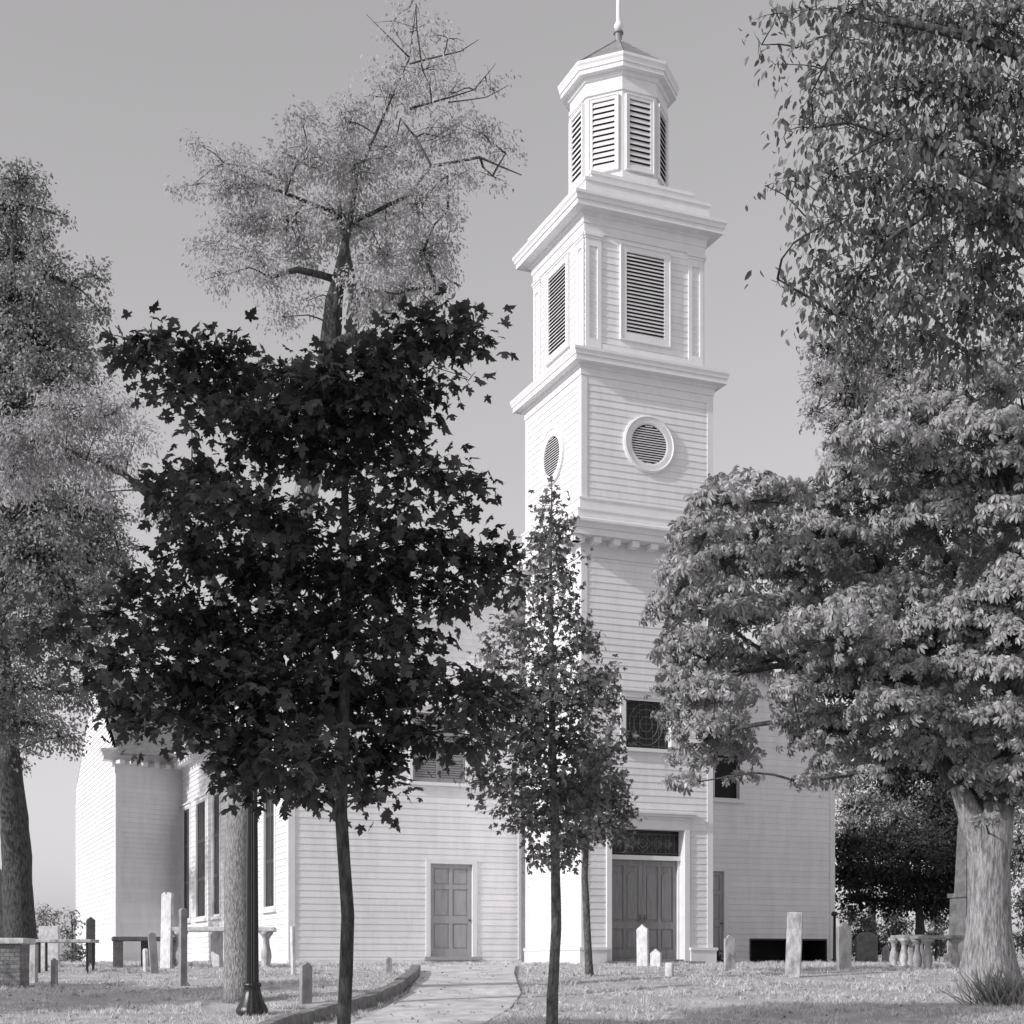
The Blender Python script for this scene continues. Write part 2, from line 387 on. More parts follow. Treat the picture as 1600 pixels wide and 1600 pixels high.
# --- round louvres
def oculus(fr, a, z, ro, ri, nsl=16):
    N = 40; m = MB(); prof = [(ro, 0), (ro, .075), (ro - .05, .10), (ro - .07, .075), (ri + .04, .07), (ri, .055), (ri, .018)]
    vs = []
    for r, o in prof:
        for j in range(N):
            t = 2 * math.pi * j / N; vs.append(fr(a + r * math.cos(t), o, z + r * math.sin(t)))
    m.add(vs, [(i * N + j, i * N + (j + 1) % N, (i + 1) * N + (j + 1) % N, (i + 1) * N + j) for i in range(len(prof) - 1) for j in range(N)])
    o = fixn(m.build('round_louvre', M_TRIM, church))
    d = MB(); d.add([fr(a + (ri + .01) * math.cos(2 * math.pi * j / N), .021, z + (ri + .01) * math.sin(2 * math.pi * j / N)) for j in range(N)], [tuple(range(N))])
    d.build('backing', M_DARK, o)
    s = MB(); p = 2 * ri / nsl
    for i in range(nsl):
        z0 = -ri + i * p; zc = min(max(abs(z0 + p * .1), abs(z0 + p * .8)), ri * .995); hw = math.sqrt(max(ri * ri - zc * zc, .0004))
        s.hexa([fr(a - hw, .05, z + z0), fr(a + hw, .05, z + z0), fr(a + hw, .024, z + z0 + p * .5), fr(a - hw, .024, z + z0 + p * .5),
                fr(a - hw, .05, z + z0 + .016), fr(a + hw, .05, z + z0 + .016), fr(a + hw, .024, z + z0 + p * .5 + .01), fr(a - hw, .024, z + z0 + p * .5 + .01)])
    fixn(s.build('slat', M_SLAT, o))
f12 = faces4(0, A_, 0, B_)
oculus(f12[0][0], 1.945, 13.70, .76, .52); oculus(f12[1][0], B_ / 2, 13.70, .76, .52); oculus(f12[2][0], B_ / 2, 13.70, .76, .52)
# --- lantern
RL = 1.313; LC = (UC + .04, VC)
def octo(R): return [(LC[0] + R * math.cos(R_(22.5 + 45 * k)), LC[1] + R * math.sin(R_(22.5 + 45 * k))) for k in range(8)]
def oct_base(R):
    q = octo(R); return [(p, ((p[0] - LC[0]) / R / math.cos(R_(22.5)), (p[1] - LC[1]) / R / math.cos(R_(22.5)))) for p in q]
lm = MB(); lm.sweep(oct_base(RL), [(0, 20.7), (0, 23.9)]); lw_ = fixn(lm.build('lantern_wall', M_TRIM, church))
q = octo(RL)
for k in range(8):
    a, b = Vector((*q[k], 0)), Vector((*q[(k + 1) % 8], 0)); ux = (b - a).normalized(); nn = Vector((ux.y, -ux.x, 0)); ln = (b - a).length
    if k in (7, 0, 1): pass
    fr = Fr(a, ux, nn)
    louvre(fr, .19, ln - .19, 21.28, 23.08, .085, 12, proud=.075, k=.78)
ob = oct_base(RL)
lcn = MB(); lcn.sweep(ob, [(0, 23.3), (.05, 23.30), (.05, 23.42), (.02, 23.43), (.02, 23.66), (.07, 23.68), (.10, 23.78), (.26, 23.79), (.26, 23.90), (.29, 23.91), (.30, 24.0), (.335, 24.06), (.335, 24.13), (.28, 24.15)])
fixn(lcn.build('lantern_cornice', M_TRIM, church)); lcn = MB()
lcn.sweep(ob, [(0, 20.75), (.06, 20.75), (.06, 21.08), (.02, 21.11), (0, 21.11)])
fixn(lcn.build('lantern_plinth', M_TRIM, church))
lr = MB(); qq = octo(RL + .27)
lr.add([(x, y, 24.16) for x, y in qq] + [(LC[0], LC[1], 25.45)], [(k, (k + 1) % 8, 8) for k in range(8)])
for k in range(8): lr.tube([(qq[k][0], qq[k][1], 24.17), (LC[0], LC[1], 25.46)], [.022, .015], 6)
lr.build('lantern_roof', M_COPPER, church)
fn = MB(); fn.lathe([(.10, 25.34), (.10, 25.58), (.14, 25.6), (.14, 25.64), (.05, 25.68)], (LC[0], LC[1], 0), 16)
fin = fn.build('finial', M_COPPER, church)
fn = MB(); fn.lathe([(.01, 25.66), (.08, 25.69), (.12, 25.77), (.12, 25.83), (.08, 25.91), (.06, 25.94), (.062, 26.0), (.042, 28.3), (.01, 28.35)], (LC[0], LC[1], 0), 18)
fn.build('pole', M_TRIM, fin, smooth=True)

# --- main doorway
fr = f12[0][0]; RC = .34
dw = MB()
dw.fbox(fr, DO0 - .15, DO0, -RC, .055, .06, DOT); dw.fbox(fr, DO1, DO1 + .15, -RC, .055, .06, DOT)
dw.fbox(fr, DO0 - .15, DO1 + .15, -RC, .053, DOT, 3.80)
dw.fbox(fr, DO0 - .20, DO1 + .20, 0, .08, 3.80, 3.88); dw.fbox(fr, DO0 - .26, DO1 + .26, 0, .16, 3.88, 3.94); dw.fbox(fr, DO0 - .29, DO1 + .29, 0, .20, 3.94, 4.0)
dw.fbox(fr, DO0, DO1, -RC, -.18, 2.74, 2.86)
for a in (DO0, DO1 - .05): dw.fbox(fr, a, a + .05, -RC + .02, -RC + .10, .1, 2.74)
dr = dw.build('doorway', M_TRIM, church, bevel=.004)
mid = (DO0 + DO1) / 2
for a0, a1, flip in ((DO0 + .055, mid - .004, 1), (mid + .004, DO1 - .055, -1)):
    d = MB(); o0 = -RC - .04; o1 = -RC + .02
    wv = a1 - a0; rail = .11
    d.fbox(fr, a0, a1, o0, o1 - .03, .10, 2.73)
    d.fbox(fr, a0, a0 + rail, o1 - .03, o1, .10, 2.73); d.fbox(fr, a1 - rail, a1, o1 - .03, o1, .10, 2.73)
    for z0, z1 in ((.10, .36), (.92, 1.10), (2.58, 2.73)): d.fbox(fr, a0 + rail, a1 - rail, o1 - .03, o1 - .001, z0, z1)
    mc = (a0 + a1) / 2
    d.fbox(fr, mc - .045, mc + .045, o1 - .03, o1 - .002, .36, .92); d.fbox(fr, mc - .045, mc + .045, o1 - .03, o1 - .002, 1.10, 2.58)
    # raised fields with arched heads in the tall panels
    for b0, b1 in ((a0 + rail, mc - .045), (mc + .045, a1 - rail)):
        d.fbox(fr, b0 + .035, b1 - .035, o1 - .03, o1 - .012, .42, .86)
        pc = (b0 + b1) / 2; hw = (b1 - b0) / 2 - .035; N = 10
        pts = [(pc - hw, 1.17), (pc + hw, 1.17)] + [(pc + hw * math.cos(math.pi * t / N), 2.28 + hw * math.sin(math.pi * t / N)) for t in range(N + 1)]
        vs = [fr(x, o1 - .012, z) for x, z in pts] + [fr(x, o1 - .03, z) for x, z in pts]; n = len(pts)
        d.add(vs, [tuple(range(n))] + [(i, n + i, n + (i + 1) % n, (i + 1) % n) for i in range(n)])
    dl = fixn(d.build('door_leaf', M_DOOR, dr))
    h = MB(); ah = a1 - .06 if flip == 1 else a0 + .06
    h.fbox(fr, ah - .025, ah + .025, o1, o1 + .012, 1.08, 1.30)
    h.tube([fr(ah, o1 + .01, 1.2), fr(ah, o1 + .06, 1.2)], [.012, .012], 8); h.tube([fr(ah, o1 + .05, 1.2), fr(ah, o1 + .09, 1.2)], [.03, .026], 10)
    h.build('handle', M_BRASS, dr)
gl = MB(); gl.fbox(fr, DO0, DO1, -RC + .03, -RC + .045, 2.86, DOT); tg = gl.build('transom_window', M_GLASS, dr)
tr = MB(); o1 = -RC + .047
def bar(p, q_, r=.012): tr.tube([fr(p[0], o1, p[1]), fr(q_[0], o1, q_[1])], [r, r], 5)
for i in range(1, 16):
    x = DO0 + i * (DO1 - DO0) / 16; bar((x, 2.92), (x, 3.46), .008)
bar((DO0, 2.93), (DO1, 2.93)); bar((DO0, 3.44), (DO1, 3.44)); bar((DO0 + .2, 3.2), (DO1 - .2, 3.2), .008)
for cx, r in ((mid, .2), (mid - .42, .13), (mid + .42, .13), (mid - .75, .1), (mid + .75, .1)):
    for rr in (r, r * .55):
        for j in range(16):
            t0, t1 = 2 * math.pi * j / 16, 2 * math.pi * (j + 1) / 16; wv = 1 + .18 * math.cos(4 * t0); wv1 = 1 + .18 * math.cos(4 * t1)
            bar((cx + rr * wv * math.cos(t0), 3.19 + rr * wv * math.sin(t0)), (cx + rr * wv1 * math.cos(t1), 3.19 + rr * wv1 * math.sin(t1)), .016)
tr.build('tracery', M_LEAD, dr)
sp = MB(); sp.fbox(fr, DO0 - .1, DO1 + .1, -RC - .1, .02, -.02, .10); sp.fbox(fr, DO0 - .4, DO1 + .4, .022, .45, -.05, .05)
sp.build('door_step', M_KERB, church, bevel=.01)

# --- windows
def sash(fr, a0, a1, z0, z1, rows, cols, casing=.14, sill=True, recess=.10, name='window', shut=None, pane=M_GLASS):
    f = MB()
    f.fbox(fr, a0 - casing, a0, -recess, .05, z0, z1 + casing); f.fbox(fr, a1, a1 + casing, -recess, .05, z0, z1 + casing); f.fbox(fr, a0, a1, -recess, .048, z1, z1 + casing)
    f.fbox(fr, a0 - casing - .05, a1 + casing + .05, 0, .10, z1 + casing, z1 + casing + .05)
    if sill: f.fbox(fr, a0 - casing - .05, a1 + casing + .05, -recess, .12, z0 - .09, z0)
    o = f.build(name, M_TRIM, church)
    if pane:
        s = MB(); s.fbox(fr, a0, a1, -recess + .005, -recess + .015, z0, z1); s.build('pane', pane, o)
        s = MB(); t = .016
        for i in range(1, cols): x = a0 + i * (a1 - a0) / cols; s.fbox(fr, x - t, x + t, -recess + .017, -recess + .04, z0, z1)
        for i in range(1, rows): z = z0 + i * (z1 - z0) / rows; s.fbox(fr, a0, a1, -recess + .018, -recess + .043, z - t, z + t)
        s.build('muntin', M_LEAD if pane is M_GLASS and name == 'leaded_window' else M_TRIM, o)
    return o
def shutter(fr, a0, a1, z0, z1, m, parent, off=.03):
    s = MB(); w_ = .07
    s.fbox(fr, a0, a0 + w_, off, off + .045, z0, z1); s.fbox(fr, a1 - w_, a1, off, off + .045, z0, z1)
    n = 3; H = (z1 - z0)
    for i in range(n + 1):
        z = z0 + i * (H - .09) / n; s.fbox(fr, a0 + w_, a1 - w_, off, off + .043, z, z + .09)
    ns = int(H / .065)
    for i in range(ns):
        z = z0 + .02 + i * H / ns
        s.hexa([fr(a0 + w_, off + .040, z), fr(a1 - w_, off + .040, z), fr(a1 - w_, off + .006, z + .055), fr(a0 + w_, off + .006, z + .055),
                fr(a0 + w_, off + .040, z + .012), fr(a1 - w_, off + .040, z + .012), fr(a1 - w_, off + .006, z + .067), fr(a0 + w_, off + .006, z + .067)])
    return fixn(s.build('shutter', m, parent))
wo = sash(fr, LW[0], LW[1], LW[2], LW[3], 1, 1, casing=.15, recess=.14, name='leaded_window')
tr = MB(); o1 = -.11
for i in range(7): x = LW[0] + (i + .5) * (LW[1] - LW[0]) / 7; bar((x, LW[2]), (x, LW[3]), .007)
for i in range(7): z = LW[2] + (i + .5) * (LW[3] - LW[2]) / 7; bar((LW[0], z), (LW[1], z), .007)
xm = (LW[0] + LW[1]) / 2
for r in (.5, .36, .18):
    for j in range(24):
        t0, t1 = 2 * math.pi * j / 24, 2 * math.pi * (j + 1) / 24
        bar((xm + r * math.cos(t0), 6.33 + r * 1.1 * math.sin(t0)), (xm + r * math.cos(t1), 6.33 + r * 1.1 * math.sin(t1)), .014)
tr.build('tracery', M_LEAD, wo)

# --- nave
NV = 3.97; NU0, NU1 = -6.73, 10.55; EAVE = 6.86; RIDGE = 11.2; NC = (NU0 + NU1) / 2; NLEN = 15.3
D1 = (-2.75, -1.50, .18, 2.76); D2 = (5.36, 6.61, .18, 2.76); SW1 = (-3.27, -1.70, 5.0, 7.0); SW2 = (5.56, 7.14, 4.92, 7.0); CEL = (7.55, 10.25, -.1, .70)
frN = Fr((0, NV, 0), (1, 0, 0), (0, -1, 0))
nm = MB()
pitch = (RIDGE - EAVE) / (NC - NU0)
def nave_x(z):
    d = 0 if z < EAVE else (z - EAVE) / pitch
    return NU0 + d, NU1 - d
siding(nm, frN, nave_x, .0, 11.0, [D1, D2, (SW1[0], SW1[1], SW1[2], SW1[3]), SW2, CEL], butt=.016)
nm.build('nave_wall', M_SIDING, church)
frS = Fr((NU0, NV + NLEN, 0), (0, -1, 0), (-1, 0, 0))     # side wall facing the sun
WIN = [(1.5, 2.7), (5.0, 6.3), (8.75, 9.8), (11.0, 12.6), (13.8, 15.05)]                 # distance from the west corner
whole = [(NLEN - b, NLEN - a, 1.5, 5.5) for a, b in WIN]
nm = MB(); siding(nm, frS, lambda z: (0, NLEN), 0, EAVE, whole, butt=.026); nm.build('nave_wall', M_SIDING, church)
frE = Fr((NU1, NV, 0), (0, 1, 0), (1, 0, 0))
nm = MB(); siding(nm, frE, lambda z: (0, NLEN + 10), 0, EAVE); nm.build('nave_wall', M_SIDING, church)
for h in whole:
    o = sash(frS, *h, 1, 1, casing=.11, pane=None, name='shuttered_window'); m_ = (h[0] + h[1]) / 2
    shutter(frS, h[0] + .005, m_ - .008, h[2] + .01, h[3] - .01, M_SHUT, o, off=-.055); shutter(frS, m_ + .008, h[1] - .005, h[2] + .01, h[3] - .01, M_SHUT, o, off=-.055)
# west doors
for d in (D1, D2):
    f = MB(); a0, a1, z0, z1 = d; c = .13
    f.fbox(frN, a0 - c, a0, -.12, .04, z0, z1 + c); f.fbox(frN, a1, a1 + c, -.12, .04, z0, z1 + c); f.fbox(frN, a0, a1, -.12, .038, z1, z1 + c)
    o = f.build('side_door', M_TRIM, church)
    s = MB(); o1 = -.04; st_ = .12; mc = (a0 + a1) / 2
    s.fbox(frN, a0, a1, -.10, o1 - .03, z0, z1)
    for x0, x1 in ((a0, a0 + st_), (a1 - st_, a1), (mc - .05, mc + .05)): s.fbox(frN, x0, x1, o1 - .03, o1, z0, z1)
    H = z1 - z0; rails = [(0, .22), (.36 * H, .36 * H + .20), (.73 * H, .73 * H + .12), (H - .12, H)]
    for r0, r1 in rails:
        for x0, x1 in ((a0 + st_, mc - .05), (mc + .05, a1 - st_)): s.fbox(frN, x0, x1, o1 - .03, o1 - .001, z0 + r0, z0 + r1)
    for (r0, r1) in zip(rails[:-1], rails[1:]):
        for x0, x1 in ((a0 + st_, mc - .05), (mc + .05, a1 - st_)): s.fbox(frN, x0 + .04, x1 - .04, o1 - .03, o1 - .016, z0 + r0[1] + .04, z0 + r1[0] - .04)
    s.build('door_leaf', M_GREYDOOR, o)
    t = MB(); t.fbox(frN, a0 - .22, a1 + .22, -.1, .22, z0 - .09, z0 - .002); t.build('threshold', M_GREYDOOR, o)
    k = MB(); k.tube([frN(a1 - .07, o1, z0 + 1.02), frN(a1 - .07, o1 + .05, z0 + 1.02)], [.02, .03], 8); k.build('handle', M_IRON, o)
# upper windows on the west front: left shuttered, right open to dark glass
for i, h in enumerate((SW1, SW2)):
    o = sash(frN, *h, 1, 2, casing=.10, pane=M_DARK, recess=.16)
    if i == 0:
        m_ = (h[0] + h[1]) / 2
        shutter(frN, h[0] + .01, m_ - .006, h[2] + .01, h[3], M_SHUTG, o, off=-.05); shutter(frN, m_ + .006, h[1] - .01, h[2] + .01, h[3], M_SHUTG, o, off=-.05)
# cellar opening
ce = MB(); a0, a1, z0, z1 = CEL
ce.fbox(frN, a0, a1, -1.2, -1.15, z0, z1)
ce.fbox(frN, a0 - .05, a0, -1.2, -.01, z0, z1); ce.fbox(frN, a1, a1 + .05, -1.2, -.01, z0, z1); ce.fbox(frN, a0, a1, -1.2, -.01, z1, z1 + .04)
co = ce.build('cellar_opening', M_DARK, church)
ce = MB(); ce.fbox(frN, a0 - .04, a0, 0, .03, z0, z1); ce.fbox(frN, a1, a1 + .04, 0, .03, z0, z1); ce.fbox(frN, a0 - .04, a1 + .04, 0, .032, z1, z1 + .05)
ce.build('cellar_frame', M_IRON, co)
# trim of the nave front
for fr_, a0, a1, zt_ in ((frN, NU0 - .03, NU0 + .15, EAVE), (frN, NU1 - .15, NU1 + .03, EAVE), (frS, NLEN - .15, NLEN - .002, EAVE), (frE, .002, .15, EAVE), (frN, -.11, -.02, 9.5), (frN, A_ + .02, A_ + .11, 9.5)):
    nt_ = MB(); nt_.fbox(fr_, a0, a1, 0, .034, .12, zt_); nt_.build('corner_board', M_TRIM, church)
wt = MB()
for a0, a1 in ((NU0 - .03, -.02), (A_ + .02, CEL[0] - .05), (CEL[1] + .05, NU1 + .03)): wt = MB(); wt.fbox(frN, a0, a1, -.05, .06, -.06, .10); wt.build('water_table', M_TRIM, church)
wt = MB()
wt.fbox(frS, 0, NLEN - .005, -.05, .058, -.06, .10)
wt.build('water_table', M_TRIM, church)
# rake boards and gable overhang
rk = MB()
for sgn, ue in ((1, NU0), (-1, NU1)):
    e = Vector((ue - sgn * .5, 0, EAVE - .5 * pitch + .45)); r = Vector((NC, 0, RIDGE + .45))
    for (t0, t1, o0, o1) in ((-.50, -.12, 0, .05), (-.12, .10, 0, .20), (.10, .17, 0, .26)):
        q8 = []
        for zz in (t0, t1):
            for (p, o) in ((e, o1), (r, o1), (r, o0), (e, o0)): q8.append((p.x, NV - o, p.z + zz))
        rk.hexa(q8)
fixn(rk.build('rake_cornice', M_TRIM, church))
# eaves cornice with blocks along the side wall and the transept
TV = NV + NLEN; TU = -9.22; TLEN = 10.3; TO = 1.05      # the transept's west wall runs a little askew
_w = math.hypot(NU0 - TU, TO); TX = Vector(((NU0 - TU) / _w, TO / _w, 0)); TN = Vector((TX.y, -TX.x, 0)); TW = _w
frT = Fr((TU, TV - TO, 0), TX, TN)
ec = MB()
path2 = [((NU0, NV - .0), (-1, 0)), ((NU0, TV), (-1, -1 + TX.y)), ((TU, TV - TO), (-1, -1 + TX.y)), ((TU, TV - TO + .35), (-1, 0))]
ec.sweep(path2, [(0, 6.60), (.04, 6.60), (.045, 6.86), (.09, 6.88), (.09, 7.03), (.46, 7.03), (.46, 7.18), (.49, 7.19), (.52, 7.28), (.56, 7.33), (.56, 7.40), (0, 7.5)], close=False)
eo = fixn(ec.build('eaves_cornice', M_TRIM, church))
bk = MB()
for i in range(32): a = .2 + i * .48; bk = MB(); bk.fbox(frS, a - .1, a + .1, .093, .42, 6.9, 7.026); bk.build('modillion', M_TRIM, eo)
for i in range(6): a = .0 + i * .46; bk = MB(); bk.fbox(frT, a - .1, a + .1, .093, .42, 6.9, 7.026); bk.build('modillion', M_TRIM, eo)
# transept
tm = MB(); siding(tm, frT, lambda z: (0, TW), 0, 6.86, butt=.032); tm.build('transept_wall', M_SIDING, church)
TL2 = TLEN + TO
frTL = Fr((TU, TV + TLEN, 0), (0, -1, 0), (-1, 0, 0)); tr_ = 10.6
def tx(z):
    d = 0 if z < 7.2 else (z - 7.2) / ((tr_ - 7.2) / (TL2 / 2))
    return d, TL2 - d
tm = MB(); siding(tm, frTL, tx, 0, 10.5, butt=.03); tm.build('transept_wall', M_SIDING, church)
for fr_, a0, a1 in ((frT, -.03, .15), (frTL, TL2 - .15, TL2 - .002), (frTL, 0, .15)):
    tb = MB(); tb.fbox(fr_, a0, a1, 0, .035, .1, 6.6); tb.build('corner_board', M_TRIM, church)
# roofs
rf = MB()
yb = NV + NLEN + 10
for s_, ue in ((1, NU0), (-1, NU1)):
    e = (ue - s_ * .6, EAVE - .6 * pitch + .60); r = (NC, RIDGE + .60)
    P = [(e[0], NV - .28, e[1]), (r[0], NV - .28, r[1]), (r[0], yb, r[1]), (e[0], yb, e[1])]
    rf.hexa([*P, *[(x, y, z + .06) for x, y, z in P]])
for s_, ve in ((1, TV - TO), (-1, TV + TLEN)):
    sl = (tr_ - 7.2) / (TL2 / 2); ym = TV - TO + TL2 / 2; oh = .6 if s_ == 1 else .0
    P = [(TU + .03, ve - s_ * oh, 7.52 - oh * sl), (TU + .03, ym, tr_ + .32), (NC, ym, tr_ + .32), (NC, ve - s_ * oh, 7.52 - oh * sl)]
    rf.hexa([*P, *[(x, y, z + .06) for x, y, z in P]])
fixn(rf.build('roof', M_ROOF, church))
# inner shell
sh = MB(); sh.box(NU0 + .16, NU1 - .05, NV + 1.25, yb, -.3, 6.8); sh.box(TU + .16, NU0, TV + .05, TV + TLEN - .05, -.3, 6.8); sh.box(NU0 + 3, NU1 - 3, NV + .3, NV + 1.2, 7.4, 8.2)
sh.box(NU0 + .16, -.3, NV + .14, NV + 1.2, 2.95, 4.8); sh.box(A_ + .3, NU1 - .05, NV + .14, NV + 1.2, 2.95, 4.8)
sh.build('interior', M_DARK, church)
fd = MB(); fd.fbox(frN, NU0, CEL[0], -.3, -.02, -.3, .0); fd.fbox(frS, 0, NLEN, -.3, -.02, -.3, 0); fd.fbox(frTL, 0, TLEN, -.3, -.02, -.3, 0); fd.fbox(frT, 0, 2.4, -.3, -.02, -.3, 0); fd.box(.05, A_ - .05, .05, B_, -.3, -.03)
fd.build('foundation', M_FOUND, church)

# ------------------------------------------------------------------ gravestones
def outline(kind, w_, h):
    a = w_ / 2
    if kind == 'flat': return [(-a, 0), (a, 0), (a, h), (-a, h)]
    if kind == 'round':
        r = min(a, h * .3); N = 12
        return [(-a, 0), (a, 0)] + [(a * math.cos(math.pi * i / N), h - r * .7 + r * .7 * math.sin(math.pi * i / N)) for i in range(N + 1)]
    if kind == 'shoulder':
        r = a * .55; N = 10; hs = h - r * 1.1
        return [(-a, 0), (a, 0), (a, hs), (r, hs)] + [(r * math.cos(math.pi * i / N), hs + r * 1.1 * math.sin(math.pi * i / N)) for i in range(1, N)] + [(-r, hs), (-a, hs)]
    if kind == 'point':
        hs = h - a * .8; return [(-a, 0), (a, 0), (a, hs), (a * .35, hs + a * .45), (0, h), (-a * .35, hs + a * .45), (-a, hs)]
    if kind == 'notch':
        return [(-a, 0), (a, 0), (a, h - .04), (a * .5, h), (a * .18, h), (a * .12, h - .05), (-a * .12, h - .05), (-a * .18, h), (-a * .5, h), (-a, h - .04)]
PPM = lambda D: F / D
def gravestone(x0, x1, yt, yb_, kind, yaw, m, label, t=.09, D=None, lean=0, group='headstones in the churchyard', name='gravestone', foot=False):
    cx = (x0 + x1) / 2; p = gpt(cx, yb_, D); D = p.y
    pw_ = (x1 - x0) / PPM(D); ya = R_(yaw)
    w_ = max(.12, (pw_ - t * abs(math.sin(ya))) / max(.3, abs(math.cos(ya)))); h = (yb_ - yt) / PPM(D)
    zt = EYE + (YH - yt) / F * D; h = zt - p.z + .12
    mb = MB(); mb.prism(outline(kind, w_, h), t)
    # weathered outline
    o = fixn(mb.build(name, m, bevel=.012)); o.location = (p.x, p.y, p.z - .12); o.rotation_euler = (R_(random.uniform(-1.5, 1.5)), R_(lean), ya)
    tag(o, label, 'gravestone', group); return o
S_, FR_ = -62, 30   # facing the sun / facing the church door way
gravestone(134, 149, 1432, 1509, 'point', 24, M_SLATE, 'tall dark pointed headstone by the sunlit end of the church', t=.10)
gravestone(33, 44, 1474, 1537, 'flat', -55, M_PALE, 'pale upright slab, left of two under the far left table tomb', t=.10)
gravestone(46, 59, 1476, 1535, 'flat', -20, M_PALE, 'pale upright slab beside the dark iron leg of the far left tomb', t=.10)
gravestone(80, 90, 1497, 1543, 'shoulder', 10, M_STONE, 'small narrow grey headstone standing alone in the left lawn', t=.10)
gravestone(62, 93, 1447, 1500, 'flat', 6, M_MARBLE, 'square white tablet rising behind the far left table tomb', t=.2, D=36)
gravestone(222, 234, 1482, 1519, 'round', S_, M_MARBLE, 'small white headstone in front of the dark table tomb', t=.08)
gravestone(235, 249, 1457, 1521, 'round', FR_ - 8, M_STONE, 'leaning grey headstone just left of the tall white slab', t=.10, lean=-4)
gravestone(249, 270, 1394, 1513, 'notch', -30, M_MARBLE, 'tall white marble slab with notched top, tallest stone on the left', t=.09)
gravestone(278, 293, 1419, 1541, 'round', FR_ + 2, M_STONE, 'tall narrow grey headstone with bright edge, right of the white slab', t=.13)
gravestone(328, 350, 1453, 1517, 'flat', -40, M_MARBLE, 'white headstone under the slab beside the big trunk', t=.10, D=36.5)
gravestone(454, 463, 1447, 1523, 'flat', S_, M_MARBLE, 'thin white upright stone at the left corner of the west front', t=.07)
gravestone(467, 488, 1502, 1568, 'point', FR_, M_STONE, 'grey pointed headstone with sunlit edge by the path kerb', t=.12)
gravestone(602, 613, 1495, 1522, 'shoulder', 10, M_PALE, 'little weathered headstone on the lawn between kerb and church', t=.10)
gravestone(995, 1014, 1444, 1512, 'point', -35, M_MARBLE, 'white pointed headstone before the main door, taller of the pair', t=.08, D=37.0)
gravestone(1016, 1034, 1482, 1513, 'point', -35, M_MARBLE, 'white pointed headstone before the main door, shorter of the pair', t=.08, D=36.8)
gravestone(1039, 1053, 1504, 1526, 'flat', -30, M_MARBLE, 'tiny white footstone right of the two pointed white stones', t=.08)
gravestone(1131, 1149, 1461, 1517, 'shoulder', 12, M_PALE, 'grey mottled headstone at the right corner of the tower', t=.09)
gravestone(1226, 1251, 1425, 1527, 'flat', -18, M_PALE, 'tall pale slab in front of the dark cellar opening', t=.10, lean=2)
gravestone(1307, 1331, 1441, 1517, 'shoulder', 15, M_STONE, 'grey headstone with rounded shoulders at the right end of the church', t=.12)
gravestone(1336, 1372, 1456, 1508, 'round', 12, M_SLATE, 'broad dark round-topped headstone in the shade of the trees', t=.14, D=44)
gravestone(1391, 1401, 1487, 1508, 'round', -40, M_MARBLE, 'small white stone beyond the baluster tomb, under the dark tree', t=.1, D=45)
gravestone(1480, 1499, 1466, 1512, 'round', 8, M_PALE, 'pale round-topped headstone seen through the legs of the baluster tomb', t=.1, D=43)
gravestone(1507, 1519, 1464, 1512, 'round', -30, M_MARBLE, 'white headstone close beside the chestnut trunk', t=.1, D=40)
gravestone(1378, 1389, 1478, 1508, 'shoulder', 8, M_STONE, 'small grey headstone in the deep shade below the dark tree', t=.1, D=46)

# table tombs
BAL = [(.13, 0), (.13, .07), (.09, .09), (.075, .13), (.105, .24), (.10, .33), (.06, .48), (.055, .58), (.09, .64), (.13, .67), (.15, .72)]
def table_tomb(x0, x1, yt, D, dep, yaw, legs, mslab, mleg, label, th=.09, kind='baluster'):
    pc = gpt((x0 + x1) / 2, D=D); zt = EYE + (YH - yt) / F * D; L = (x1 - x0) / PPM(D) / math.cos(R_(yaw)) - dep * abs(math.sin(R_(yaw))) * .8
    root = empty('table_tomb', pc, R_(yaw), label, 'table tomb', 'table tombs in the churchyard'); H = zt - pc.z
    s = MB(); s.box(-L / 2, L / 2, -dep / 2, dep / 2, H - th, H); s.build('slab', mslab, root, bevel=.015)
    for (fx, fy) in legs:
        l = MB(); x, y = fx * L / 2, fy * dep / 2
        if kind == 'baluster':
            k = (H - th + .08) / .72; l.lathe([(r * 1.05, z * k - .08) for r, z in BAL], (x, y, 0), 16)
        elif kind == 'iron': l.tube([(x, y, -.1), (x, y, H - th)], [.03, .03], 8)
        else: l.box(x - .11, x + .11, y - .11, y + .11, -.1, H - th)
        l.build('leg', mleg, root, smooth=(kind == 'baluster'))
    return root
C4 = [(-.82, -.7), (.82, -.7), (-.82, .7), (.82, .7)]
table_tomb(172, 283, 1464, 36.5, .95, 16, C4 + [(0, 0)], M_SLATE, M_SLATE, 'low dark table tomb in shade against the transept wall', th=.10, kind='post')
table_tomb(266, 432, 1449, 36.0, .95, 6, C4, M_MARBLE, M_PALE, 'long white table tomb on curved balusters behind the big trunk', th=.10)
table_tomb(58, 150, 1468, 33.0, .9, 4, C4, M_PALE, M_IRON, 'thin table tomb on slim iron legs beside the left tree', th=.07, kind='iron')
table_tomb(1398, 1437, 1461, 37.5, .9, 8, C4, M_STONE, M_PALE, 'short baluster table tomb left of the long one by the chestnut', th=.09)
table_tomb(1428, 1540, 1462, 34.5, .9, 6, C4 + [(0, -.7)], M_STONE, M_STONE, 'long table tomb on stone balusters next to the chestnut trunk', th=.08)
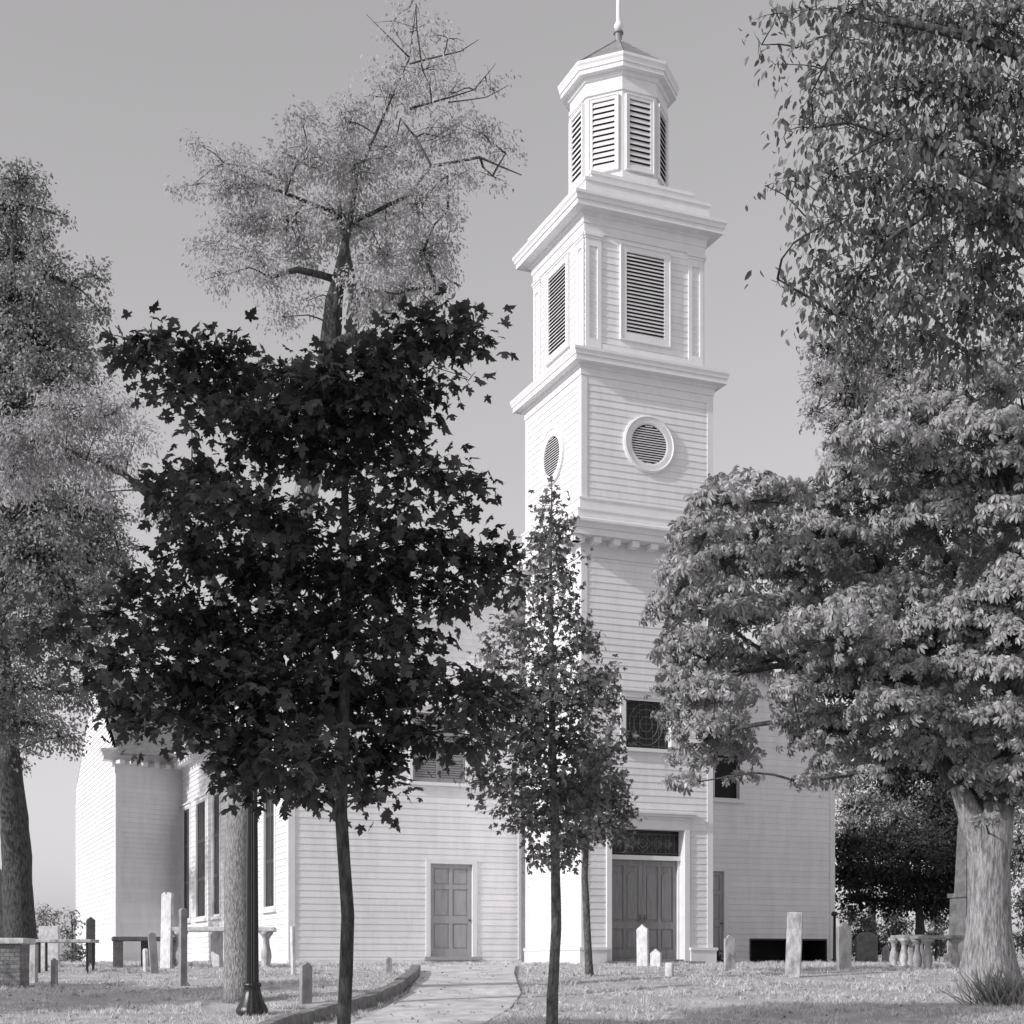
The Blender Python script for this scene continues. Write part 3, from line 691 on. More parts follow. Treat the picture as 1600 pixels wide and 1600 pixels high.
# brick box tomb at the left edge
D = 28.2; p = gpt(-14, D=D); root = empty('box_tomb', p, R_(4), 'brick box tomb with pale stone slab at the left edge', 'box tomb')
H = EYE + (YH - 1466) / F * D - p.z
bm_ = MB(); nrow = 12; hh = (H - .12 + .1) / nrow
for r in range(nrow):
    off = .1 if r % 2 else 0; x = -.62
    xs_ = [-.62] + [(-.62 + off + k * .21) for k in range(1, 6)] + [.62]
    for a, b in zip(xs_[:-1], xs_[1:]): bm_.box(a + .004, b - .004, -.36, .36, -.1 + r * hh + .004, -.1 + (r + 1) * hh - .004)
bm_.box(-.61, .61, -.35, .35, -.1, H - .12)
bm_.build('brick_base', M_BRICK, root)
s = MB(); s.box(-.72, .72, -.46, .46, H - .11, H); s.build('slab', M_MARBLE, root, bevel=.02)

# obelisk monument
D = 42; p = gpt(1511, D=D); ob_ = empty('obelisk', p, R_(24), 'tall grey stone obelisk on a square pedestal behind the chestnut trunk', 'monument')
zz = lambda y: EYE + (YH - y) / F * D - p.z
def taper(mb, w0, w1, z0, z1):
    a, b = w0 / 2, w1 / 2
    mb.hexa([(-a, -a, z0), (a, -a, z0), (a, a, z0), (-a, a, z0), (-b, -b, z1), (b, -b, z1), (b, b, z1), (-b, b, z1)])
m = MB(); taper(m, .92, .88, -.1, .25); taper(m, .74, .66, .25, zz(1403)); taper(m, .76, .76, zz(1403), zz(1396)); m.build('pedestal', M_OBEL, ob_, bevel=.015)
m = MB(); taper(m, .50, .36, zz(1396), zz(1288)); taper(m, .36, .02, zz(1288), zz(1272)); m.build('shaft', M_OBEL, ob_, bevel=.01)

# iron post at the right end of the church
D = 45.5; p = gpt(1304, D=D); zt = EYE + (YH - 1424) / F * D - p.z
m = MB(); m.lathe([(.09, -.1), (.09, .1), (.05, .14), (.04, zt - .15), (.10, zt - .13), (.10, zt - .05), (.05, zt)], (0, 0, 0), 12)
o = m.build('iron_post', M_IRON, smooth=True); o.location = p; tag(o, 'black iron post at the far right corner of the church', 'post')

# lamp post
p = gpt(394, 1586); lamp = empty('lamp_post', p, 0, 'black fluted iron lamp post with flared base in front of the big trunk', 'lamp post')
m = MB(); m.lathe([(.25, -.05), (.26, .06), (.255, .10), (.235, .14), (.18, .24), (.145, .36), (.128, .44), (.15, .455), (.15, .50), (.12, .52)], n=48, flute=.10, nf=16); m.build('base', M_IRON, lamp, smooth=True)
m = MB(); m.lathe([(.105, .50), (.100, 1.2), (.092, 2.6), (.078, 3.9), (.09, 3.92), (.11, 3.98), (.07, 4.02), (.08, 4.10)], n=60, flute=.16, nf=15); m.build('shaft', M_IRON, lamp)
m = MB(); m.lathe([(.10, 4.10), (.16, 4.16), (.19, 4.32), (.18, 4.48), (.12, 4.62), (.04, 4.70)], n=24); m.build('globe', mat('milk_glass', .6, .65, rough=.2), lamp, smooth=True)
m = MB(); m.lathe([(.05, 4.69), (.08, 4.72), (.03, 4.78), (.03, 4.84), (.005, 4.92)], n=16); m.build('cap', M_IRON, lamp, smooth=True)

# far house at the left edge
D = 70; p = gpt(-112, D=D); hs = empty('house', (p.x, p.y, 1.2), R_(-20), 'grey gabled house far behind at the left edge', 'house')
m = MB(); m.box(-3.2, 3.2, -3, 3, -1, 3.2); m.build('wall', M_STONE, hs)
m = MB(); m.add([(-3.5, -3.3, 2.9), (3.5, -3.3, 2.9), (3.5, 3.3, 2.9), (-3.5, 3.3, 2.9), (-3.5, 0, 5.4), (3.5, 0, 5.4)], [(0, 1, 5, 4), (2, 3, 4, 5), (1, 2, 5), (3, 0, 4), (0, 3, 2, 1)]); m.build('roof', M_ROOF, hs)

# ------------------------------------------------------------------ trees
def tmpl_maple():
    pts = [(0, 0), (-.05, .09), (-.13, .27), (-.02, .25), (.03, .31), (.07, .22), (.13, .26), (.15, .40), (.23, .41), (.30, .56), (.345, .47), (.44, .51), (.42, .38), (.385, .27), (.41, .19), (.50, .20), (.57, .29), (.63, .19), (.74, .20), (.80, .09), (1, 0)]
    up = [(x, y, 0) for x, y in pts]; lo = [(x, -y, 0) for x, y in pts[1:-1]][::-1]
    v = np.array(up + lo, float); v[:, 2] = -.55 * v[:, 1] ** 2 - .22 * v[:, 0] ** 2 + .05 * np.sin(8 * v[:, 0] + 3 * v[:, 1])
    n = len(pts); N = len(v)
    return v, [tuple(range(n)), tuple([0] + list(range(n - 1, N)))] if False else [tuple(range(N))]
def tmpl_leaf(wd=.5, fold=.25, droop=.2):
    v = np.array([(0, 0, 0), (.35, wd / 2, 0), (.35, -wd / 2, 0), (.75, wd * .36, 0), (.75, -wd * .36, 0), (1, 0, 0), (.35, 0, 0), (.75, 0, 0)], float)
    v[:, 2] = fold * np.abs(v[:, 1]) - droop * v[:, 0] ** 2
    return v, [(0, 6, 1), (0, 2, 6), (6, 7, 3, 1), (6, 2, 4, 7), (7, 5, 3), (7, 4, 5)]
def tmpl_simple(wd=.5):
    v = np.array([(0, 0, 0), (.45, wd / 2, .04), (1, 0, -.12), (.45, -wd / 2, .04)], float); return v, [(0, 3, 2, 1)]
def tmpl_chestnut():
    V_, F_ = [], []
    for az, l in ((-110, .62), (-66, .85), (-24, 1.0), (22, 1.0), (64, .88), (112, .6)):
        a = R_(az + random.uniform(-6, 6)); dr = .7; c, s = math.cos(a), math.sin(a)
        o = len(V_)
        for (t, w_) in ((.03, 0), (.45, .13), (.45, -.13), (.74, .19), (.74, -.19), (1, 0), (.6, 0)):
            x = t * l; z = -dr * t * t * l + (.10 * abs(w_) / .19 if w_ else 0) * .35
            V_.append((x * c - w_ * s, x * s + w_ * c, z))
        F_ += [(o, o + 2, o + 6, o + 1), (o + 6, o + 2, o + 4, o + 5), (o + 1, o + 6, o + 5, o + 3)]
    return np.array(V_), F_
def build_leaves(name, T, P, d, nrm, sc, m, parent, smooth=False):
    v, fs = T; d = d / np.linalg.norm(d, axis=1, keepdims=True)
    nrm = nrm - (nrm * d).sum(1, keepdims=True) * d; nrm /= np.linalg.norm(nrm, axis=1, keepdims=True) + 1e-9
    b = np.cross(nrm, d); Rm = np.stack([d, b, nrm], 1)            # rows: local axes
    W = P[:, None, :] + sc[:, None, None] * np.einsum('kj,njc->nkc', v, Rm)
    N, K = len(P), len(v)
    lt = np.concatenate([np.array(f) for f in fs]); ls = np.array([len(f) for f in fs])
    loops = (np.arange(N)[:, None] * K + lt[None]).ravel().astype(np.int32)
    tot = np.tile(ls, N).astype(np.int32); start = np.concatenate([[0], np.cumsum(tot)[:-1]]).astype(np.int32)
    me = bpy.data.meshes.new(name); me.vertices.add(N * K); me.vertices.foreach_set('co', W.ravel().astype(np.float32))
    me.loops.add(len(loops)); me.loops.foreach_set('vertex_index', loops)
    me.polygons.add(len(tot)); me.polygons.foreach_set('loop_start', start); me.polygons.foreach_set('loop_total', tot)
    me.update(calc_edges=True)
    if smooth: me.polygons.foreach_set('use_smooth', np.ones(len(tot), bool))
    me.materials.append(m); o = bpy.data.objects.new(name, me); col.objects.link(o); o.parent = parent
    return o
def rdir(n):
    a = rng.normal(size=(n, 3)); return a / np.linalg.norm(a, axis=1, keepdims=True)
def tree(name, label, D, base, trunk, clumps, tmpl, leafsize, lm_, bm2, cat='tree', cover=2.0, leaf_px_area=None, droop=.4, upn=.7, zspread=1.0,
         limb_r=.02, twig_r=.006, limbs=(), group=None, rr=1.0, flare=1.5, sides=14, seed=1, smooth=False, coff=None, hang=False, bark2=None, split=None, stub=None, grow=1.12, scatter=.4, shell=False, cluster=0, flat=1.0, sprays=0, outn=.5, twig_lv=7):
    """trunk: list of (px,py,radius_m) at depth D; clumps: (px,py,rx,ry[,density[,depth offset]])"""
    global rng; rng = np.random.default_rng(seed); random.seed(seed)
    b = Vector(base); root = empty(name, b, 0, label, cat, group)
    ppm = F / D
    tp = [at(x, y, D) - b for x, y, r in trunk]; tr = [r for *_, r in trunk]
    # smooth + densify
    P = []; Rr = []
    for i in range(len(tp) - 1):
        n = max(2, int((tp[i + 1] - tp[i]).length / .35))
        for k in range(n):
            t = k / n; P.append(tp[i].lerp(tp[i + 1], t)); Rr.append(tr[i] * (1 - t) + tr[i + 1] * t)
    P.append(tp[-1]); Rr.append(tr[-1])
    ph = random.uniform(0, 6)
    wg = .22 if Rr[0] < .15 else .07
    P = [p + Vector((wg * Rr[i] * math.sin(i * .55 + ph), wg * Rr[i] * math.cos(i * .45), 0)) for i, p in enumerate(P)]
    h0 = P[0].z
    Rr = [r * (1 + (flare - 1) * math.exp(-max(p.z - h0, 0) / (r * 1.3))) for r, p in zip(Rr, P)]
    tm_ = MB(); lo_ = None
    if split is None: tm_.tube(P, Rr, sides, wob=.05)
    else:
        zs_ = EYE + (YH - split) / F * D - b.z; k_ = next(i for i, p in enumerate(P) if p.z > zs_)
        lo_ = MB(); lo_.tube(P[:k_ + 1], Rr[:k_ + 1], sides, wob=.05)
        if stub: lo_.tube([at(x, y, D) - b + Vector((0, -.06, 0)) for x, y, r in stub], [r for *_, r in stub], 16, wob=.05)
        tm_.tube(P[k_:], [r * .99 for r in Rr[k_:]], sides, wob=.05)
    nodes = [(p, None, None) for p in P[len(P) // 3:]]; par = [-1] * len(nodes); load = [0] * len(nodes)
    for lb in limbs:
        q = [at(x, y, D) - b + Vector((0, dz, 0)) for x, y, r, dz in lb]; rad = [r for _, _, r, _ in lb]
        Q = []; RQ = []
        for i in range(len(q) - 1):
            n = max(2, int((q[i + 1] - q[i]).length / .3))
            for k in range(n): t = k / n; Q.append(q[i].lerp(q[i + 1], t) + Vector((random.uniform(-1, 1), random.uniform(-1, 1), random.uniform(-1, 1))) * rad[i] * .3); RQ.append(rad[i] * (1 - t) + rad[i + 1] * t)
        Q.append(q[-1]); RQ.append(rad[-1]); tm_.tube(Q, RQ, 9, wob=.05)
        for p in Q: nodes.append((p, None, None)); par.append(-1); load.append(0)
    cl = []
    for c in clumps:
        px, py, rx, ry = c[:4]; den = c[4] if len(c) > 4 else 1.0
        r_ = (rx + ry) / 2 / ppm
        off = c[5] if len(c) > 5 else random.uniform(-1, 1) * zspread
        ce_ = at(px, py, D) - b; k = (D + off) / D
        wp = Vector((ce_.x + b.x, ce_.y + b.y, ce_.z + b.z)); camp = Vector((0, 0, EYE)); wp = camp + (wp - camp) * k   # keep its direction, move in depth
        ce_ = wp - b
        cl.append((ce_, rx / ppm * k, r_ * rr, ry / ppm * k, den, rx * ry * math.pi))
    # Prim growth
    todo = list(range(len(cl))); n0 = len(nodes); segs = []
    while todo:
        best = None
        for i in todo:
            for j, (q, *_x) in enumerate(nodes):
                dd = (cl[i][0] - q).length + (max(0, q.z - cl[i][0].z) * .8) + (.0 if j < n0 else .25)
                if best is None or dd < best[0]: best = (dd, i, j)
        _, i, j = best; todo.remove(i); nodes.append((cl[i][0], i, None)); par.append(j); load.append(1); segs.append((j, len(nodes) - 1))
    for j, k in reversed(segs):
        if par[k] >= 0 and j >= n0: load[j] += load[k]
    for j, k in segs:
        a, c = nodes[j][0], nodes[k][0]; r0 = limb_r * math.sqrt(load[k]) * 1.15; r1 = limb_r * math.sqrt(load[k]) * .7; L = (c - a).length
        mid_ = a.lerp(c, .5) + Vector((random.uniform(-.1, .1), random.uniform(-.1, .1), random.uniform(.0, .14))) * L
        pts = [a, a.lerp(mid_, .55) + Vector((0, 0, .02 * L)), mid_, mid_.lerp(c, .55), c]
        tm_.tube(pts, [r0, r0 * .95, (r0 + r1) / 2, r1, r1 * .9], 6, wob=.05)
    LP, LD, LN, LS = [], [], [], []
    la = leaf_px_area or (leafsize * ppm) ** 2 * .3
    for (c, rx, ry, rz, den, area) in cl:
        nleaf = max(6, int(area * cover * den / la)); nt = max(4, nleaf // twig_lv)
        dirs = rdir(nt); dirs[:, 2] = dirs[:, 2] * .9 + .08
        rad = rng.uniform(.35, 1.08, nt) ** .6
        ax = np.array([rx, ry, rz * flat])[None] * grow; c_ = np.array(c)[None]
        tips = c_ + dirs * rad[:, None] * ax
        if hang: tips[:, 2] -= rz * .25 * rng.random(nt)
        for q in tips:
            s_ = Vector(c).lerp(Vector(tips[random.randrange(len(tips))]), random.uniform(.0, .6)); m_ = s_.lerp(Vector(q), .55) + Vector((random.uniform(-.06, .06), 0, random.uniform(.0, .12))) * (Vector(q) - s_).length
            tm_.tube([s_, m_, Vector(q)], [twig_r * 1.6, twig_r * 1.2, twig_r * .5], 3, cap=False)
        ti = rng.integers(0, nt, nleaf); t = rng.uniform(.35, 1.05, nleaf)
        pos = c_ + (tips[ti] - c_) * t[:, None] + rng.normal(size=(nleaf, 3)) * leafsize * .55
        sc_ = rng.random(nleaf) < scatter; ns_ = int(sc_.sum())
        if ns_:
            dv = rdir(ns_); rr2 = rng.random(ns_) ** (1 / 2.6)
            lump = 1 + .22 * np.sin(dv @ rng.normal(size=3) * 4 + rng.random() * 6) + .12 * np.sin(dv @ rng.normal(size=3) * 9)
            q_ = c_ + dv * (rr2 * lump)[:, None] * ax
            if cluster:
                m_ = max(3, ns_ // cluster); q_ = q_[:m_][rng.integers(0, m_, ns_)] + np.clip(rng.normal(size=(ns_, 3)), -1.4, 1.4) * leafsize * np.array([1.25, 1.25, 1.0])
            pos[sc_] = q_
        if shell:
            dv = rdir(nleaf); dv[:, 2] = np.where((dv[:, 2] < -.12) & (rng.random(nleaf) < .92), -dv[:, 2], dv[:, 2])
            lump = 1 + .18 * np.sin(dv @ rng.normal(size=3) * 5 + rng.random() * 6)
            pos = c_ + dv * (rng.uniform(.74, 1.06, nleaf) * lump)[:, None] * ax
        outd = pos - c_; outd /= np.linalg.norm(outd, axis=1, keepdims=True) + 1e-6
        dd = outd * .6 + rng.normal(size=(nleaf, 3)) * .55; dd[:, 2] -= droop
        nn = outd * outn + rng.normal(size=(nleaf, 3)) * .45; nn[:, 2] += upn
        LP.append(pos); LD.append(dd); LN.append(nn); LS.append(leafsize * rng.uniform(.6, 1.25, nleaf))
    if lo_ is None: fixn(tm_.build('trunk', bm2, root, smooth=True))
    else: fixn(lo_.build('trunk', bm2, root, smooth=True)); fixn(tm_.build('limb', bark2, root, smooth=True))
    build_leaves('crown', tmpl, np.concatenate(LP), np.concatenate(LD), np.concatenate(LN), np.concatenate(LS), lm_, root, smooth)
    return root

# A. dark young maple in the foreground
DA = 12.3; b = gpt(541, D=DA)
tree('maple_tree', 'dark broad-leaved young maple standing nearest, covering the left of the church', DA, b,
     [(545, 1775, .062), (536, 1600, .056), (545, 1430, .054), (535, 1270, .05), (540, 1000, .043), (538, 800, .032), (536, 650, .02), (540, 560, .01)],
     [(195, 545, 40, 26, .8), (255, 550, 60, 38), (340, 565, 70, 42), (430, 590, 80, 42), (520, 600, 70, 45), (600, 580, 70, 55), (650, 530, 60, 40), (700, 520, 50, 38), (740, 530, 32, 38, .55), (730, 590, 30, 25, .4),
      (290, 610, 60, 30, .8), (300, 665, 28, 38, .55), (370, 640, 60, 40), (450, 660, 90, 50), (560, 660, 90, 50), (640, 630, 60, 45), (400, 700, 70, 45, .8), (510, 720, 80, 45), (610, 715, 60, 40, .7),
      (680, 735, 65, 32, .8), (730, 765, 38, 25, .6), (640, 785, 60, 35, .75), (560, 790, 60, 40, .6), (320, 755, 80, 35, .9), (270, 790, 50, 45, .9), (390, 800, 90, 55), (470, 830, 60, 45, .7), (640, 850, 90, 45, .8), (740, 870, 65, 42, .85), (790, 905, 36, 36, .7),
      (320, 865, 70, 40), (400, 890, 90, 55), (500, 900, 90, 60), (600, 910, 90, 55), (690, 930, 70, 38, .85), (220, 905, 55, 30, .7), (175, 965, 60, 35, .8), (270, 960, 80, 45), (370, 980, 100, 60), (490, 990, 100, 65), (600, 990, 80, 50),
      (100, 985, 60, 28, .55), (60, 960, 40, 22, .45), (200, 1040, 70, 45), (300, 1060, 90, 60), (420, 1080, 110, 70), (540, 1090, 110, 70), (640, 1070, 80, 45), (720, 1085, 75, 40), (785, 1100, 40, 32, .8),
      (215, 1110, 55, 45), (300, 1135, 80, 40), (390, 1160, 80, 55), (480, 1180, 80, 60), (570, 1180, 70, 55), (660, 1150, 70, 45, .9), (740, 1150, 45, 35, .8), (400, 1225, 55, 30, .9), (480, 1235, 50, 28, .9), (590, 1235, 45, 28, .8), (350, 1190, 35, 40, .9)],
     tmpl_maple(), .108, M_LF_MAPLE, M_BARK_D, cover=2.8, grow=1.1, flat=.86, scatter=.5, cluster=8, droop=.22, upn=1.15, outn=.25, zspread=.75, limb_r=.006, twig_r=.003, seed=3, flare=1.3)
# B. slender young maple before the tower
DB = 20.0; b = gpt(866, D=DB)
tree('maple_tree', 'slender young maple with pointed top standing before the tower corner', DB, b,
     [(864, 1625, .085), (865, 1560, .075), (870, 1450, .068), (867, 1370, .064), (864, 1200, .05), (862, 1000, .032), (860, 850, .016), (862, 752, .006)],
     [(862, 765, 12, 16, .5), (858, 795, 22, 20, .6), (872, 820, 28, 26, .7), (838, 835, 25, 20, .5), (860, 860, 38, 32, .8), (880, 900, 28, 32, .7), (845, 910, 42, 32, .8), (862, 960, 50, 36, .85), (815, 985, 46, 34, .8), (900, 1000, 38, 36, .8),
      (770, 1020, 34, 26, .6), (850, 1030, 60, 36), (945, 1050, 26, 22, .6), (915, 1065, 46, 30, .85), (830, 1085, 80, 36), (890, 1105, 70, 38), (950, 1105, 24, 24, .7), (780, 1095, 46, 30, .8),
      (765, 1165, 46, 30, .8), (820, 1150, 70, 40), (890, 1165, 70, 42), (940, 1170, 36, 32, .8), (770, 1215, 48, 28, .8), (830, 1225, 70, 40), (900, 1230, 64, 40), (800, 1275, 48, 28, .75), (860, 1285, 56, 36, .9), (840, 1335, 42, 24, .7), (880, 1330, 36, 26, .7), (935, 1220, 30, 25, .7)],
     tmpl_maple(), .088, M_LF_YOUNG, M_BARK_Y, cover=1.65, grow=1.2, scatter=.6, cluster=7, droop=.5, upn=.5, zspread=.5, limb_r=.006, twig_r=.003, seed=5, flare=1.2)
# C. small maple behind it
DC = 31.5; b = gpt(922, D=DC)
tree('maple_tree', 'small thin maple with forked stem just left of the main door', DC, b,
     [(923, 1530, .085), (917, 1450, .075), (912, 1370, .07), (918, 1290, .05), (925, 1200, .03)],
     [(925, 1200, 34, 30, .8), (950, 1250, 40, 26, .8), (905, 1255, 40, 30), (975, 1275, 26, 18, .6), (935, 1295, 46, 26), (895, 1310, 30, 24, .8), (975, 1310, 24, 16, .6), (960, 1225, 25, 20, .6)],
     tmpl_maple(), .095, M_LF_YOUNG, M_BARK_Y, cover=2.8, droop=.5, zspread=.5, limb_r=.012, twig_r=.004, seed=6, flare=1.2)
# D. tall feathery tree behind the lamp
DD = 25.8; b = gpt(374, D=DD)
tree('tall_tree', 'tall feathery tree with furrowed trunk behind the lamp post and thin twiggy top', DD, b,
     [(374, 1575, .30), (374, 1500, .275), (376, 1300, .25), (386, 1150, .24), (428, 950, .22), (482, 750, .205), (512, 600, .20), (516, 545, .19), (522, 470, .15), (530, 430, .11), (543, 360, .055), (560, 270, .032), (600, 180, .02), (640, 90, .012), (650, 10, .008)],
     [(310, 225, 30, 16, .5), (350, 255, 42, 24, .8), (300, 290, 36, 22, .6), (370, 290, 60, 30), (430, 275, 60, 34), (480, 245, 60, 36, .9), (470, 185, 32, 22, .6), (540, 190, 52, 38, .7), (550, 260, 70, 44), (610, 230, 70, 50, .8), (610, 150, 60, 46, .55), (660, 110, 56, 44, .4), (640, 50, 54, 40, .28), (700, 60, 40, 36, .18), (650, 5, 40, 24, .2), (700, 150, 60, 34, .35), (760, 130, 30, 26, .2),
      (690, 215, 60, 40, .6), (750, 205, 50, 34, .4), (790, 240, 30, 22, .35), (700, 275, 50, 30, .6), (770, 275, 36, 16, .3),
      (380, 340, 50, 34), (450, 345, 70, 40), (530, 340, 60, 44), (600, 330, 70, 44), (660, 320, 46, 40, .9), (700, 330, 26, 28, .8), (340, 380, 42, 32, .6), (400, 400, 56, 34, .8), (470, 400, 50, 34, .9), (600, 400, 56, 40), (660, 395, 42, 42), (695, 380, 22, 36, .7), (350, 430, 46, 30, .5), (420, 440, 44, 28, .6), (440, 495, 28, 24, .8), (570, 450, 36, 30, .8), (620, 460, 54, 36), (680, 450, 34, 32, .7), (580, 490, 40, 22, .7), (480, 470, 30, 20, .5),
      (210, 690, 34, 34, .6, -.5), (170, 640, 50, 40, .8, -.6), (110, 650, 60, 44, 1, -.8), (60, 690, 56, 46, 1, -.8), (20, 740, 46, 50, 1, -.9), (110, 710, 56, 38, 1, -.6), (165, 720, 46, 34, .9, -.5), (150, 770, 36, 26, .8, -.5), (0, 690, 40, 40, 1, -.9), (260, 800, 40, 26, .8, 0)],
     tmpl_simple(.42), .078, M_LF_FINE, M_BARK_G, bark2=M_BARK_D, split=620, cover=3.5, grow=1.06, scatter=.92, cluster=18, twig_lv=60, droop=.9, upn=.25, zspread=1.3, limb_r=.012, twig_r=.0045, seed=8, flare=1.15, hang=True,
     limbs=[[(512, 565, .15, 0), (548, 530, .13, -.1), (553, 470, .10, -.1), (543, 405, .075, 0), (536, 360, .045, 0), (528, 300, .02, .2)],
            [(532, 437, .07, 0), (470, 434, .055, -.3), (430, 455, .03, -.5)],
            [(545, 340, .04, .2), (640, 300, .03, .1), (675, 268, .028, -.2), (650, 215, .02, 0), (625, 180, .012, .1)],
            [(675, 270, .03, -.2), (750, 256, .022, -.2), (815, 288, .008, -.3)],
            [(540, 330, .035, .2), (450, 312, .028, -.2), (370, 295, .016, -.6)],
            [(640, 100, .018, 0), (720, 80, .01, 0), (748, 62, .004, 0)], [(640, 90, .016, 0), (600, 50, .008, 0), (572, 22, .004, 0)], [(640, 170, .02, 0), (740, 130, .01, .2), (775, 88, .004, .2)], [(700, 160, .012, 0), (760, 152, .008, 0), (795, 133, .004, 0)],
            [(405, 1060, .16, 0), (340, 930, .11, .1), (290, 840, .09, 0), (255, 795, .075, -.2), (205, 755, .05, -.4), (120, 720, .03, -.6)]])
# E. big tree at the left edge, near the transept
DE = 46.0; b = gpt(33, D=DE)
tree('broadleaf_tree', 'large grey-leaved tree with thick leaning trunk at the left edge', DE, b,
     [(36, 1510, .52), (32, 1440, .47), (24, 1320, .44), (14, 1200, .40), (0, 1050, .34), (-10, 850, .26), (0, 650, .18), (15, 450, .1), (28, 300, .04)],
     [(30, 285, 32, 28), (10, 330, 40, 40), (50, 330, 26, 30, .8), (96, 338, 16, 12, .8), (72, 375, 20, 22, .7), (20, 400, 50, 46), (70, 430, 36, 34), (110, 445, 18, 22, .8), (147, 430, 17, 22), (30, 470, 60, 44), (100, 490, 40, 34), (155, 485, 20, 16, .8), (50, 530, 70, 46), (120, 545, 36, 28, .8), (20, 580, 60, 46), (90, 590, 56, 36), (135, 600, 30, 20, .6), (30, 640, 60, 46), (-20, 700, 60, 60), (60, 720, 50, 40), (-20, 480, 50, 60), (-30, 600, 50, 60),
      (40, 810, 70, 50), (110, 800, 56, 44), (165, 810, 34, 40), (60, 870, 80, 50), (140, 870, 50, 44), (185, 860, 20, 22, .7), (20, 920, 70, 46), (100, 930, 70, 40), (165, 920, 34, 28, .8), (-30, 850, 60, 80), (-40, 980, 60, 60), (40, 1000, 60, 40, .8), (110, 1000, 60, 34, .8), (20, 1070, 50, 40, .8), (80, 1080, 50, 38, .6), (130, 1090, 36, 30, .6), (40, 1130, 50, 36, .7), (100, 1150, 44, 24, .55), (20, 1175, 40, 24, .5), (-30, 1120, 50, 50), (150, 1050, 26, 24, .5), (-40, 1210, 40, 30)],
     tmpl_leaf(.6), .12, M_LF_MID, M_BARK_D, cover=3.2, grow=1.32, scatter=.9, cluster=16, twig_lv=20, droop=.5, upn=.5, zspread=2.6, limb_r=.028, twig_r=.01, seed=9, flare=1.2)
